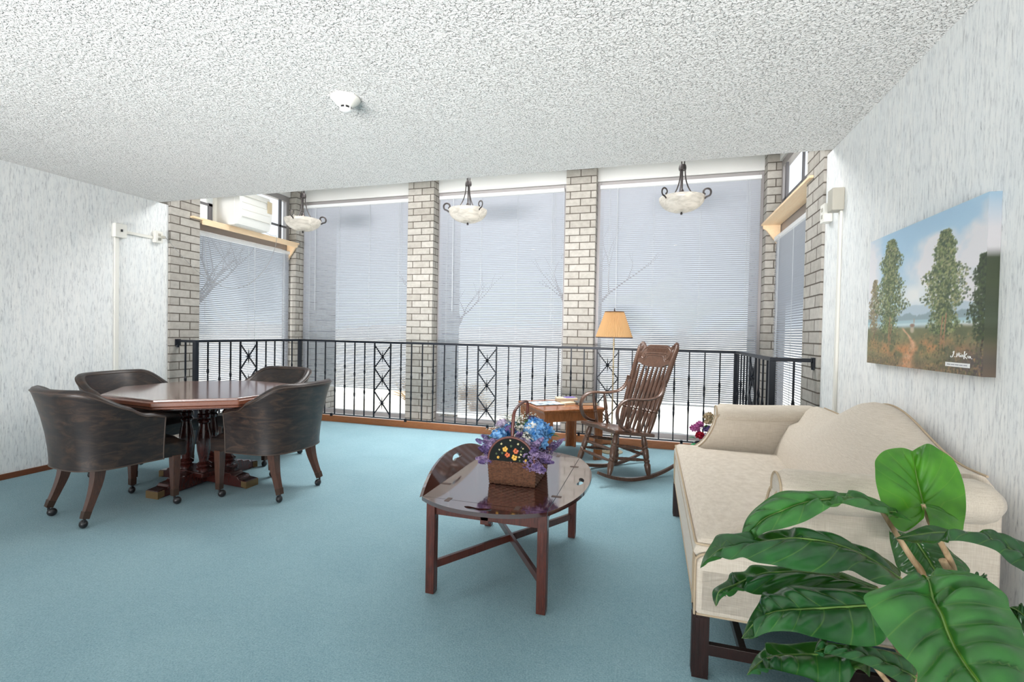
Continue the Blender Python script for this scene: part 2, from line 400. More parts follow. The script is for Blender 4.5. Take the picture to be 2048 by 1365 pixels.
struct(MB().bx(.81, .85, 3.70, 5.27, -.05, .078), 'trim_2', 'oak', 'oak kerb board under the right railing', bevel=.004)
lg = MB(); lg.bx(-5.0, 1.4, 5.31, 5.66, -.25, .045); lg.bx(-4.86, -4.49, 3.62, 5.31, -.25, .045); lg.bx(.85, 1.25, 3.62, 5.31, -.25, .045)
struct(lg, 'trim_3', 'fascia', 'pale window ledge beyond the railing')
# brick piers
def pier(x0, x1, y0, y1, lab): struct(MB().bx(x0, x1, y0, y1, -.3, 3.36), 'brick_pier', 'brick', lab)
pier(-5.0, -4.70, 3.66, 3.985, 'pale brick pier at the end of the left wall')
pier(-4.89, -4.72, 5.45, 6.32, 'pale brick corner pier beside the air conditioner window')
pier(-3.013, -2.657, 5.45, 6.33, 'pale brick pier between the left and middle windows')
pier(-.989, -.646, 5.45, 6.33, 'pale brick pier behind the floor lamp')
pier(1.096, 1.275, 5.45, 6.32, 'pale brick corner pier at the right end of the windows')
pier(1.075, 1.45, 3.66, 4.03, 'pale brick pier at the end of the right wall')

def window_back(n, x0, x1):
    f = MB(); y0, y1 = 5.60, 5.66; t = .045
    f.bx(x0, x0+t, y0, y1, .045, 2.96); f.bx(x1-t, x1, y0, y1, .045, 2.96); f.bx(x0+t, x1-t, y0, y1, 2.90, 2.96); f.bx(x0+t, x1-t, y0, y1, .045, .10)
    w = struct(f, 'window_%d' % n, 'alu', 'tall fixed window with grey aluminium frame', bevel=.003)
    MB().bx(x0+t, x1-t, 5.625, 5.631, .10, 2.90).build('pane', 'glass', w)
    g = MB(); g.bx(x0, x1, 5.585, 5.66, 2.965, 3.36); g.build('fascia_panel', 'fascia', w, bevel=.003)
    return w
WX = [(-4.72, -3.013), (-2.657, -.989), (-.646, 1.096)]
for i, (a, b) in enumerate(WX): window_back(i+1, a, b)
def window_side(n, sx, xp, y0, y1):
    "sx=-1 left, +1 right; xp glass plane"
    f = MB(); t = .05
    def bx(a, b, c, d, e=.03): f.bx(min(xp, xp+sx*e*2), max(xp, xp+sx*e*2), a, b, c, d)
    bx(y0, y0+t, .045, 3.0); bx(y1-t, y1, .045, 3.0); bx(y0+t, y1-t, 2.27, 2.37); bx(y0+t, y1-t, 2.93, 3.0); bx(y0+t, y1-t, .045, .10)
    w = struct(f, 'window_%d' % n, 'alu', 'side window with grey frame under a clear upper sash', bevel=.003)
    g = MB(); g.bx(xp+sx*.028, xp+sx*.034, y0+t, y1-t, .10, 2.27); g.bx(xp+sx*.028, xp+sx*.034, y0+t, y1-t, 2.37, 2.93); g.build('pane', 'glass', w)
    s = MB(); k = sx*.02
    def vb(yy, z1_, hw): s.bx(xp+min(0, k), xp+max(0, k), yy-hw, yy+hw, 2.37, z1_)
    vb(4.233, 2.60, .022); vb(4.74, 2.93, .009); vb(5.29, 2.93, .020)
    for zz in (2.58,): s.bx(xp+min(0, k), xp+max(0, k), y0+t, y1-t, zz-.013, zz+.013)
    s.build('muntin_bars', 'greyframe', w)
    h = MB(); h.bx(min(xp-sx*.02, xp+sx*.08), max(xp-sx*.02, xp+sx*.08), y0, y1, 3.0, 3.36); h.build('fascia_panel', 'fascia', w)
window_side(4, -1, -4.84, 3.985, 5.45); window_side(5, 1, 1.225, 4.03, 5.45)

# ================================================================ BLINDS
def blind(lab, loc, rz, wid, zt, zb, ncord, wand):
    r = thing('window_blind', lab, 'blind', loc, rz, 'white slatted blinds of the window bay')
    h = wid/2
    MB().box((0, 0, zt-.02), (wid, .042, .04)).build('head_rail', 'blindrail', r, bevel=.003)
    s = MB(); th = math.radians(41); W = .025; z = zt-.055; pit = .022
    prof = [(-W/2, 0), (0, .0022), (W/2, 0)]
    pr = [(a*math.cos(th)+b*math.sin(th), -a*math.sin(th)+b*math.cos(th)) for a, b in prof]
    while z > zb+.03:
        s.grid([[V(-h+.004, y, z+zz) for y, zz in pr], [V(h-.004, y, z+zz) for y, zz in pr]]); z -= pit
    s.build('slats', 'slat', r, smooth=180, recalc=False)
    MB().box((0, 0, zb+.012), (wid-.004, .026, .02)).build('bottom_rail', 'blindrail', r, bevel=.003)
    for i in range(ncord):
        x = -h+.11+(wid-.22)*i/(ncord-1)
        c = MB(); c.cyl((x, -.013, zb+.02), (x, -.013, zt-.04), .0016, n=4); c.cyl((x+.012, -.013, zb+.02), (x+.012, -.013, zt-.04), .0010, n=4); c.build('ladder_cord', 'cord', r)
    if wand is not None:
        x = -h+wand; c = MB(); c.tube([(x, -.030, zt-.035), (x, -.032, zt-.09), (x+.004, -.034, zt-1.45)], .0035, 6); c.build('tilt_wand', 'cord', r, smooth=60)
        x = h-.14; c = MB(); c.cyl((x, -.03, zt-.04), (x+.003, -.03, zt-1.55), .0016, n=5); c.cyl((x+.02, -.03, zt-.04), (x+.014, -.03, zt-1.55), .0016, n=5); c.build('lift_cord', 'cord', r)
BL = [('white blind left of the three back windows, beside the air conditioner', .415), ('white blind over the middle back window, between two brick piers', .15), ('white blind behind the rocking chair and floor lamp', .43)]
for (lab, zb), (a, b), wd in zip(BL, WX, (.22, .20, .20)): blind(lab, ((a+b)/2, 5.555, 0), 0, b-a-.07, 2.905, zb, 4, wd)
blind('white blind under the air conditioner shelf, at left', (-4.80, 4.715, 0), PI/2, 1.40, 2.25, .09, 3, .78)
blind('narrow white blind under the bare pine shelf, at right', (1.185, 4.74, 0), -PI/2, 1.36, 2.22, .25, 3, .25)

# ================================================================ RAILING
def railing():
    r = thing('iron_railing', 'black wrought iron railing with starburst panels around the carpeted platform', 'railing', (0, 0, 0))
    YB, XA, XB, Y0, ZT, ZB = 5.235, -4.455, .815, 3.74, 1.058, .105
    t = MB(); hw = .018
    t.bar((XL+.03, Y0, ZT-.01), (XA, Y0, ZT-.01), .034, .026); t.bar((XA, Y0-.017, ZT-.01), (XA, YB+.017, ZT-.01), .034, .026)
    t.bar((XA, YB, ZT-.01), (XB, YB, ZT-.01), .034, .026); t.bar((XB, YB+.017, ZT-.01), (XB, Y0-.017, ZT-.01), .034, .026); t.bar((XB, Y0, ZT-.01), (XR-.03, Y0, ZT-.01), .034, .026)
    t.build('top_rail', 'iron', r, bevel=.004)
    b = MB()
    b.bar((XA, Y0, ZB), (XA, YB, ZB), .024, .012); b.bar((XA, YB, ZB), (XB, YB, ZB), .024, .012); b.bar((XB, YB, ZB), (XB, Y0, ZB), .024, .012)
    b.build('bottom_rail', 'iron', r)
    for x in np.linspace(XA+.5, XB-.5, 5):
        MB().bx(x-.012, x+.012, YB-.012, YB+.012, .078, .116).build('foot_block', 'iron', r)
    for x, y in ((XA, Y0), (XA, YB), (XB, YB), (XB, Y0)):
        MB().bx(x-.02, x+.02, y-.02, y+.02, .0, ZT-.02).build('post', 'iron', r, bevel=.003)
    for x, y, sg in ((XL+.03, Y0, 1), (XR-.017, Y0, -1)):
        m_ = MB(); m_.bx(x-.014, x+.014, y-.028, y+.028, ZT-.055, ZT+.01); m_.cyl((x, y, ZT-.075), (x, y, ZT-.02), .018, n=10); m_.build('wall_bracket', 'iron', r, bevel=.003)
    def baluster(x, y, k, zb=ZB):
        # square bar with two twisted swellings
        m_ = MB(); n = 40; rings = []
        off = (0, .12, -.08)[k % 3]
        for i in range(n+1):
            z = zb+(ZT-.02-zb)*i/n; tz = (z-zb)/(ZT-zb)
            sw = sum(math.exp(-((tz-c-off*.5)/.035)**2) for c in (.33, .60))
            tw = PI/4+sum(PI*sstep(tz, c+off*.5-.10, c+off*.5+.10) for c in (.33, .60))
            rr = .0088+.004*sw
            rings.append([V(x+rr*math.cos(tw+q*PI/2), y+rr*math.sin(tw+q*PI/2), z) for q in range(4)])
        m_.grid(rings, close_v=True, cap=True); m_.build('baluster', 'iron', r, smooth=50)
    def panel(p0, p1):
        p0, p1 = Vector(p0), Vector(p1); u = (p1-p0).normalized(); w = (p1-p0).length; nrm = u.cross(V(0, 0, 1))
        pn = MB()
        for p in (p0, p1): pn.bx(p.x-.0075, p.x+.0075, p.y-.0075, p.y+.0075, ZB, ZT-.02)
        zs = [1.01, .725, .435, .145]
        for a, b_ in zip(zs, zs[1:]):
            pn.bar(p0+V(0, 0, a), p1+V(0, 0, b_), .012, .012, nrm); pn.bar(p1+V(0, 0, a), p0+V(0, 0, b_), .012, .012, nrm)
        q = pn.build('lattice_panel', 'iron', r)
        for a, b_ in zip(zs, zs[1:]):
            st = MB(); c = (p0+p1)/2+V(0, 0, (a+b_)/2); K = 16
            pts = []
            for k in range(K):
                an = 2*PI*k/K; L = (.094 if k % 8 in (2,) or k % 8 == 6 and False else .094) if k % 8 == 4 else (.056 if k % 8 == 0 else (.040 if k % 4 == 2 else .018))
                # k=0 and 8 horizontal, 4 and 12 vertical
                if k in (4, 12): L = .094
                elif k in (0, 8): L = .058
                elif k % 4 == 2: L = .042
                else: L = .017
                pts.append((u*math.cos(an)+V(0, 0, 1)*math.sin(an))*L)
            F = st._v(c+nrm*.017); B = st._v(c-nrm*.017); ring = [st._v(c+p) for p in pts]
            for k in range(K): st.face([F, ring[k], ring[(k+1) % K]]); st.face([B, ring[(k+1) % K], ring[k]])
            st.build('star', 'iron', q)
    xs = [-4.33, -4.204, -4.058, -3.907, -3.762, -3.617, -3.472, ('p', -3.331, -3.105), -2.96, -2.816, -2.67, -2.524, -2.379, -2.229, -2.087,
          ('p', -1.95, -1.725), -1.579, -1.435, -1.292, -1.143, -.998, -.855, -.712, ('p', -.571, -.344), -.2, -.056, .088, .23, .373, .522, .666]
    k = 0
    for x in xs:
        if isinstance(x, tuple): panel((x[1], YB, 0), (x[2], YB, 0))
        else: baluster(x, YB, k); k += 1
    for X in (XA, XB):
        for y in (3.88, 4.02, 4.16, 4.66, 4.80, 4.945, 5.09): baluster(X, y, k); k += 1
        panel((X, 4.29, 0), (X, 4.52, 0))
    baluster(XL+.14, Y0, 0, .045); baluster(XR-.14, Y0, 1, .045)
railing()

# ================================================================ PENDANTS
def pendant(lab, x, y, angs):
    r = thing('pendant_light', lab, 'pendant lamp', (x, y, 2.685), 0, 'alabaster bowl pendants over the window bay')
    b = MB(); Rb, dz = .19, -.285
    pr = []
    for i in range(13):
        a = PI/2*i/12; pr.append((Rb*math.sin(a)**.95, dz-.125*math.cos(a)))
    inn = [(max(rr-.006, 0), z+.006) for rr, z in pr][::-1]
    b.lathe(pr+[(Rb-.006, dz+.001)]+inn[1:], n=48); b.build('glass_bowl', 'alabaster', r, smooth=60)
    MB().lathe([(.0, -.432), (.008, -.43), (.011, -.42), (.006, -.412), (.014, -.404), (.026, -.400), (.026, -.396), (.0, -.395)], n=20).build('finial', 'bronze', r, smooth=50)
    MB().lathe([(.0, -.045), (.030, -.045), (.032, -.03), (.030, -.012), (.026, .0), (.0, .0)], n=20).build('collar', 'bronze', r, smooth=40)
    st = MB(); st.cyl((0, 0, -.34), (0, 0, -.04), .007, n=8); st.lathe([(.0, -.26), (.016, -.25), (.02, -.235), (.012, -.215), (.006, -.205)], n=14); st.build('centre_rod', 'bronze', r, smooth=50)
    ch = MB()
    for a in (0, 2*PI/3, 4*PI/3): ch.cyl((.016*math.cos(a), .016*math.sin(a), -.005), (.010*math.cos(a), .010*math.sin(a), .60), .005, n=6)
    ch.lathe([(.0, .60), (.055, .60), (.06, .63), (.06, .664), (.0, .664)], n=20); ch.build('canopy_rods', 'bronze', r, smooth=40)
    for a in angs:
        ca, sa = math.cos(math.radians(a)), math.sin(math.radians(a))
        m_ = MB(); P = [(.022, -.04), (.026, -.10), (.038, -.16), (.062, -.22), (.098, -.275), (.120, -.30)]
        m_.tube(cr([(q*ca, q*sa, z) for q, z in P], 16), .0055, 6)
        S = [(.185, -.315), (.205, -.30)]
        for i in range(15):
            t = i/14; an = math.radians(-50+300*t); rad = .040*(1-.55*t); S.append((.200+.0+rad*math.cos(an), -.262+rad*math.sin(an)))
        m_.tube(cr([(q*ca, q*sa, z) for q, z in S], 40), .0055, 6, flat=(1.5, .7)); m_.build('scroll_arm', 'bronze', r, smooth=50)
    bu = MB(); bu.ico((.05, -.03, -.325), .026, 2); bu.build('bulb', 'bulb', r, smooth=180)
    ld = bpy.data.lights.new('pendant_bulb', 'POINT'); ld.energy = 1.2; ld.color = (1, .93, .82); ld.shadow_soft_size = .03
    lo = bpy.data.objects.new('pendant_bulb', ld); COL.objects.link(lo); lo.location = (x+.05, y-.03, 2.685-.27)
pendant('alabaster bowl pendant nearest the air conditioner', -3.725, 4.4, (40, 160, 280))
pendant('alabaster bowl pendant before the middle window', -1.775, 4.4, (207, 87, 327))
pendant('alabaster bowl pendant hanging above the rocking chair', .217, 4.4, (105, 225, 345))

# ================================================================ SHELVES, AIR CONDITIONER, CORD
def shelf(lab, sx, xw, xf, xp, yp):
    r = thing('wall_shelf', lab, 'shelf', (0, 0, 0), 0, 'pine shelves across the side windows')
    s = MB(); a, b = sorted((xw, xf)); s.bx(a, b, yp, 5.44, 2.345, 2.365)
    c, d = sorted((xp, xf)); s.bx(c, d, 3.87, yp, 2.345, 2.365); s.build('shelf_board', 'pine', r, bevel=.003)
    f = MB(); c, d = sorted((xf, xf-sx*-.0)); 
    if sx < 0: f.bx(min(xf, xf+sx*.016), max(xf, xf+sx*.016), yp, 5.40, 2.300, 2.345); f.build('front_apron', 'pine', r)
    k = MB(); w = abs(xw-xf)-.015
    pol = [(0, 0), (w, 0), (w, -.03), (w*.80, -.05), (w*.62, -.09), (w*.45, -.13), (w*.30, -.16), (w*.16, -.20), (0, -.235)]
    for y0 in (5.405, ): k.prism(pol, y0, y0+.022, lambda u, v, a_: V(xw-sx*u, a_, 2.345+v))
    k.build('bracket', 'pine', r)
    return r
shelf('pine shelf under the air conditioner, at left', -1, -4.835, -4.655, -4.70, 3.985)
shelf('empty pine shelf under the clear right side window', 1, 1.22, 1.045, 1.075, 4.03)
def aircon():
    r = thing('air_conditioner', 'white window air conditioner sitting on the left pine shelf', 'air conditioner', (-4.70, 4.54, 2.3655))
    # local: x into the room, y along the window
    b = MB(); b.bx(-.42, .13, -.24, .24, 0, .42); b.build('cabinet', 'ac', r, bevel=.012)
    f = MB(); pr = []
    for i in range(9):
        t = i/8; pr.append((.13+.075*math.sin(PI*(.15+.7*t)), t))
    ring = [(x, .01+.40*t) for x, t in pr]
    f.prism([(.128, .01)]+ring+[(.128, .41)], -.235, .235, lambda u, v, a: V(u, a, v)); f.build('front_cover', 'ac', r, smooth=40)
    g = MB()
    for z in (.10, .18, .26, .34): g.bx(.195, .209, -.20, .20, z, z+.005)
    g.build('front_louvres', 'plastic', r)
    p = MB(); p.bx(-.13, -.12, -.29, -.24, 0, .42)
    for y in (-.275,): p.bx(-.135, -.115, y-.006, y+.006, 0, .42)
    p.build('side_panel', 'plastic', r); MB().bx(-.13, -.12, .24, .40, 0, .42).build('side_panel', 'plastic', r)
    k = MB(); k.bx(.206, .212, .16, .23, .22, .36); k.build('control_panel', 'tanbook', r)
aircon()
pts = cr([(-4.64, 3.56, 2.075), (-4.66, 3.62, 2.04), (-4.67, 3.75, 1.93), (-4.655, 3.95, 1.77), (-4.64, 4.20, 1.66), (-4.63, 4.40, 1.655), (-4.63, 4.62, 1.75), (-4.63, 4.85, 1.98), (-4.63, 4.98, 2.24), (-4.63, 5.0, 2.375)], 60)
r = thing('power_cord', 'thin white cord drooping from wall outlet to air conditioner', 'cord')
MB().tube(pts+[V(-4.66, 4.95, 2.372), V(-4.66, 4.79, 2.40)],   .0026, 6).build('cable', 'greycord', r, smooth=60)
MB().box((-4.655, 3.55, 2.075), (.03, .03, .026)).build('plug', 'beige', r, bevel=.004)
# left wall boxes
def wallbox(name, lab, cat, sx, xw, y, z, dy, dz, dep, mat='plastic', outlet=False, switch=False):
    r = thing(name, lab, cat, (xw, y, z))
    MB().box((-sx*dep/2, 0, 0), (dep, dy, dz)).build('cover_box', mat, r, bevel=.004)
    if switch:
        MB().box((-sx*(dep+.004), 0, 0), (.012, .012, .022)).build('toggle', 'darkplastic', r)
    if outlet:
        MB().box((-sx*(dep+.001), 0, .022), (.004, .028, .026)).build('receptacle', 'beige', r, bevel=.002)
        MB().box((-sx*(dep+.001), 0, -.022), (.004, .028, .026)).build('receptacle', 'beige', r, bevel=.002)
    return r
wallbox('switch_box', 'white surface switch box at top of left wall raceway', 'switch', -1, XL, 3.185, 2.065, .10, .125, .045, switch=True)
wallbox('outlet_box', 'white surface outlet with the air conditioner plug in it', 'outlet', -1, XL, 3.535, 2.075, .075, .115, .045, outlet=True)
tag(MB().bx(XL, XL+.018, 3.15, 3.185, .046, 2.001).build('cable_raceway', 'plastic', bevel=.003), 'vertical cream raceway running down the left wall', 'raceway')
tag(MB().bx(XL, XL+.016, 3.236, 3.496, 2.05, 2.078).build('cable_raceway', 'plastic', bevel=.003), 'short horizontal raceway joining switch box and outlet', 'raceway')
wallbox('junction_box', 'beige junction box at the top of the right wall raceway', 'box', 1, XR, 3.37, 2.05, .085, .135, .065, 'beige')
wallbox('outlet_box', 'small white outlet box beside brick pier on right wall', 'outlet', 1, XR, 3.56, 2.015, .075, .12, .05, outlet=True)
tag(MB().bx(XR-.016, XR, 3.35, 3.38, .046, 1.982).build('cable_raceway', 'plastic', bevel=.003), 'vertical raceway on the right wall behind the sofa', 'raceway')
# smoke detector
r = thing('smoke_detector', 'round white smoke detector on the popcorn ceiling', 'smoke detector', (-1.587, 2.185, ZC))
MB().lathe([(.075, 0), (.076, -.006), (.058, -.026), (.0, -.026)], n=40).build('base', 'plastic', r, smooth=40)
MB().lathe([(.056, -.026), (.053, -.030), (.034, -.046), (.0, -.046)], n=40).build('housing', 'plastic', r, smooth=40)
MB().lathe([(.026, -.046), (.026, -.060), (.0, -.060)], n=24).build('sensor_chamber', 'darkplastic', r, smooth=40)
c_ = MB(); c_.lathe([(.0, -.058), (.030, -.058), (.031, -.064), (.020, -.070), (.0, -.071)], n=32)
for k in range(6): c_.box((.028*math.cos(k*PI/3), .028*math.sin(k*PI/3), -.052), (.006, .006, .014))
c_.build('sensor_cap', 'paper', r, smooth=40)

# ================================================================ OUTDOORS
g = MB(); g.bx(-80, 80, 5.67, 120, -.45, -.30); g.bx(-80, -5.01, -20, 5.67, -.45, -.30); g.bx(1.46, 80, -20, 5.67, -.45, -.30)
struct(g, 'ground', 'ground', 'bright sunlit ground outside the windows')
struct(MB().bx(-80, 80, 18, 24, -.30, -.28), 'road', 'concrete', 'pale road beyond the windows')
hz = MB(); rh = random.Random(2); pol = [(-90, -.3)]+[(-90+i*3, 1.3+.9*rh.random()+.4*math.sin(i*.37)) for i in range(61)]+[(90, -.3)]
hz.prism(pol, 70, 74, lambda u, v, a: V(u, a, v)); struct(hz, 'hills', 'haze', 'pale hazy tree line far beyond the road')
def tree(lab, x, y, h, seed):
    rnd = random.Random(seed); r = thing('bare_tree', lab, 'tree', (x, y, -.3), 0, 'bare trees outside the windows')
    t = MB(); br = MB()
    def grow(p, d, L, rad, dep):
        pts = [p]; q = p
        for i in range(4):
            d = (d+V(rnd.uniform(-.18, .18), rnd.uniform(-.18, .18), rnd.uniform(-.03, .10))).normalized(); q = q+d*L/4; pts.append(q)
        (t if dep == 0 else br).tube(pts, [rad*(1-.45*i/4) for i in range(5)], 6 if dep < 2 else 4)
        if dep < 4:
            for k in range(3 if dep < 3 else 2):
                a = rnd.uniform(0, 2*PI); sp = rnd.uniform(.45, .9)
                nd = (d+V(math.cos(a), math.sin(a), .25)*sp).normalized(); grow(pts[-1 if k < 2 else 3], nd, L*rnd.uniform(.6, .8), rad*.52, dep+1)
    grow(V(0, 0, 0), V(.05, 0, 1), h*.36, h*.022, 0)
    t.build('trunk', 'bark', r, smooth=60); br.build('branches', 'bark', r, smooth=60)
tree('bare tree outside the left back window', -4.6, 10.5, 4.2, 3); tree('bare tree outside the middle back window', -1.9, 12.0, 4.6, 8); tree('bare tree outside the left side window', -9.5, 7.2, 4.4, 5)
def shrub(lab, x, y, s, seed):
    rnd = random.Random(seed); m_ = MB()
    for i in range(240):
        a = rnd.uniform(0, 2*PI); e = rnd.uniform(.15, 1.2); L = s*rnd.uniform(.5, 1)
        d = V(math.cos(a)*math.cos(e), math.sin(a)*math.cos(e), math.sin(e)); p = V(rnd.uniform(-.3, .3)*s, rnd.uniform(-.3, .3)*s, 0)
        m_.tube([p, p+d*L*.5+V(0, 0, .05*s), p+d*L], [.008*s, .006*s, .002*s], 3)
    o = m_.build('dry_shrub', 'twigs', loc=(x, y, -.3)); tag(o, lab, 'shrub', 'dry shrubs outside the windows')
shrub('dry tan shrub low outside the left back window', -4.9, 9.4, .75, 1); shrub('second dry shrub outside the left back window, to its right', -3.9, 9.9, .6, 2); shrub('small dry shrub at the right edge of the left back window', -3.2, 8.6, .4, 4)
# ================================================================ POKER TABLE AND CLUB CHAIRS
def offset_poly(poly, d):
    n = len(poly); out = []
    for i in range(n):
        p0, p1, p2 = (Vector(poly[(i+k) % n]) for k in (-1, 0, 1))
        e1 = (p1-p0).normalized(); e2 = (p2-p1).normalized(); n1 = V(e1.y, -e1.x); n2 = V(e2.y, -e2.x)
        b = (n1+n2).normalized(); out.append(tuple(p1 - b*(-d)/max(b.dot(n1), .3)))
    return out
def poker_table():
    r = thing('card_table', 'eight-sided wooden card table ringed by four leather chairs', 'table', (-3.30, 2.88, 0), math.radians(-6))
    P = [(-.29, -.59), (.29, -.59), (.66, -.25), (.66, .25), (.29, .59), (-.29, .59), (-.66, .25), (-.66, -.25)]
    up = lambda u, v, a: V(u, v, a)
    MB().prism(offset_poly(P, -.022), .690, .720, up).build('tabletop', 'cherry', r, bevel=.005)
    e = MB(); e.prism(P, .672, .706, up); e.prism(offset_poly(P, -.012), .655, .673, up); e.build('edge_moulding', 'cherry_edge', r, bevel=.008)
    MB().prism(offset_poly(P, -.10), .635, .656, up).build('under_frame', 'pedestal', r, bevel=.004)
    c = MB(); c.prism([(-.16, -.16), (.16, -.16), (.16, .16), (-.16, .16)], .60, .636, up); c.build('top_block', 'pedestal', r, bevel=.008)
    b = MB(); b.prism([(-.15, -.15), (.15, -.15), (.15, .15), (-.15, .15)], .075, .115, up); b.build('base_block', 'pedestal', r, bevel=.01)
    prof = [(0, .034), (.03, .034), (.035, .046), (.06, .050), (.08, .036), (.095, .050), (.12, .052), (.145, .036), (.16, .030), (.20, .032), (.32, .044), (.48, .050), (.60, .042), (.70, .032), (.74, .030), (.76, .042), (.79, .044), (.81, .034), (.84, .046), (.88, .046), (.90, .036), (.93, .036), (.935, .045), (1, .045)]
    for x, y in ((.10, .10), (-.10, .10), (-.10, -.10), (.10, -.10)):
        MB().spindle((x, y, .113), (x, y, .602), prof, 18).build('turned_column', 'pedestal', r, smooth=40)
    for k in range(4):
        a = k*PI/2+math.radians(6); R = Matrix.Rotation(a, 3, 'Z')
        pol = [(.0, .018), (.43, .0), (.43, .055), (.36, .062), (.345, .08), (.29, .085), (.275, .10), (.12, .112), (.0, .112)]
        f = MB(); f.prism(pol, -.055, .055, lambda u, v, w: R @ V(u, w, v)).build('foot', 'pedestal', r, bevel=.005)
        ft = f if not isinstance(f, MB) else r.children[-1]
        MB().prism([(.385, .012), (.4325, -.0005), (.4325, .050), (.385, .0535)], -.0565, .0565, lambda u, v, w: R @ V(u, w, v)).build('brass_cap', 'brass', ft)
poker_table()

def chair_shell():
    "outer barrel: grid of cross-sections around the U"
    m_ = MB(); nu = 49; rows = []
    def plan(t):   # t -1..1 ; returns point, outward normal, backness 0..1
        a = t*PI/2*1.0
        # superellipse back + straight arms
        if abs(t) > .62:
            s = (abs(t)-.62)/.38; x = .278+.012*s; y = -.07+.20*s; return V(x*(1 if t > 0 else -1), y, 0), V(1 if t > 0 else -1, 0, 0), 0
        b = t/.62*PI/2; e = .78
        x = .278*math.copysign(abs(math.sin(b))**e, b); y = -.07-.225*abs(math.cos(b))**e
        nrm = V(x/.278**2, (y+.07)/.225**2, 0); nrm.normalize() if nrm.length > 0 else None
        return V(x, y, 0), nrm, 1
    for i in range(nu):
        t = -1+2*i/(nu-1); p, nr, _ = plan(t); at = abs(t)
        h = .818-.172*sstep(at, .27, .82)-.018*sstep(at, .84, 1.0)
        fl = .062*(1-sstep(at, .25, .95))+.020       # outward flare at the top
        th = .050
        z0 = .332; row = []
        for v in (0, .1, .25, .45, .65, .85, .95):
            z = z0+(h-.018-z0)*v; row.append(p+nr*(fl*v**1.8)+V(0, 0, z))
        top = p+nr*fl
        for k in range(5):
            an = PI*k/4; row.append(top-nr*(th/2)+nr*(th/2*math.cos(an))*1.05+V(0, 0, h-.018+.022*math.sin(an)))
        for v in (.9, .65, .4, .2, 0):
            z = z0+.05+(h-.018-z0-.05)*v; row.append(p-nr*(th+.012*math.sin(PI*v))+nr*(fl*v**1.8)+V(0, 0, z))
        row.append(p-nr*th+V(0, 0, z0))
        # pull the two front ends back at the bottom
        rows.append(row)
    m_.grid(rows, close_v=True, cap=True)
    tops = [rows[i][7] for i in range(nu)]; tin = [rows[i][11] for i in range(nu)]; bots = [rows[i][0]+V(0, 0, .004) for i in range(nu)]
    ends = [[q for q in rows[k][0:8]] for k in (0, -1)]
    return m_, tops, tin, bots, ends
def make_chair(lab, loc, rz):
    # local +y faces the table
    r = thing('club_chair', lab, 'chair', loc, rz, 'brown leather club chairs round the card table')
    m_, tops, tin, bots, ends = chair_shell()
    sh = m_.build('barrel_back', 'leather', r, smooth=60)
    pp = MB(); pp.tube(tops, .0038, 6); pp.tube(tin, .0035, 6); pp.tube(bots, .0038, 6)
    for e in ends: pp.tube(e, .0045, 6)
    pp.build('piping', 'piping', sh, smooth=80)
    b = MB(); pol = [(-.272, .275), (-.26, .295), (.26, .295), (.272, .275), (.246, .10), (.236, -.08), (.15, -.23), (-.15, -.23), (-.236, -.08), (-.246, .10)]
    b.prism(pol[::-1], .325, .425, lambda u, v, a: V(u, v, a)); b.build('seat_rail', 'leather', r, bevel=.012)
    g = []; n = 20
    for i in range(n+1):
        u = -1+2*i/n; row = []
        for j in range(n+1):
            v = -1+2*j/n
            x = u*(.240+.02*sstep(v, .2, .7))*math.sqrt(1-.25*max(-v, 0)**2); y = .025+v*.266*math.sqrt(1-.12*u*u); e = (1-u**4)*(1-v**4)
            row.append(V(x, y, .42+.055*e**.5))
        g.append(row)
    MB().grid(g).build('seat_cushion', 'leather', r, smooth=180)
    for sx in (-1, 1):
        f = MB(); x = .245*sx
        f.tube([V(x, .225, .335), V(x, .225, .20), V(x, .225, .060)], [.036, .031, .023], 4); lg_ = f.build('leg', 'chairleg', r, bevel=.003)
        MB().tube([V(x, .225, .105), V(x, .225, .060)], [.0262, .0245], 4).build('ferrule', 'dullbrass', lg_); caster((x, .225), lg_, sx*.6)
        x = .185*sx; f = MB(); P = [V(x, -.175, .335), V(x+sx*.004, -.188, .25), V(x+sx*.012, -.215, .16), V(x+sx*.022, -.252, .06)]
        f.tube(cr(P, 9), [.040, .039, .037, .034, .031, .028, .026, .024, .023], 4); lg_ = f.build('leg', 'chairleg', r, smooth=40)
        MB().tube([V(x+sx*.018, -.239, .100), V(x+sx*.022, -.252, .060)], [.0268, .0245], 4).build('ferrule', 'dullbrass', lg_); caster((x+sx*.022, -.252), lg_, 2+sx)
    return r
def caster(p, parent, ang):
    m_ = MB(); x, y = p; dx, dy = .016*math.cos(ang), .016*math.sin(ang)
    m_.cyl((x, y, .062), (x, y, .040), .007, n=8)
    Rm = Matrix.Rotation(ang, 3, 'Z')
    rows = []
    for i in range(13):
        a = PI*i/12; rr = .0255*math.sin(a); h = .021*math.cos(a)
        rows.append([Rm @ V(rr*math.cos(2*PI*k/16), h, rr*math.sin(2*PI*k/16))+V(x+dx, y+dy, .0258) for k in range(16)])
    m_.grid(rows, close_v=True); m_.build('caster', 'caster', parent, smooth=60)
chair_specs = [('brown leather club chair nearest the camera, its back to us', (-3.335, 2.235, 0), -8),
 ('brown leather club chair on the right side of the card table', (-2.675, 2.87, 0), 91),
 ('brown leather club chair between the card table and left wall', (-3.945, 2.84, 0), -86),
 ('brown leather club chair at the railing side of the card table', (-3.42, 3.56, 0), 178)]
base = make_chair(chair_specs[0][0], chair_specs[0][1], math.radians(chair_specs[0][2]))
for lab, loc, a in chair_specs[1:]:
    c = copy_tree(base); c.location = loc; c.rotation_euler = (0, 0, math.radians(a)); c['label'] = lab

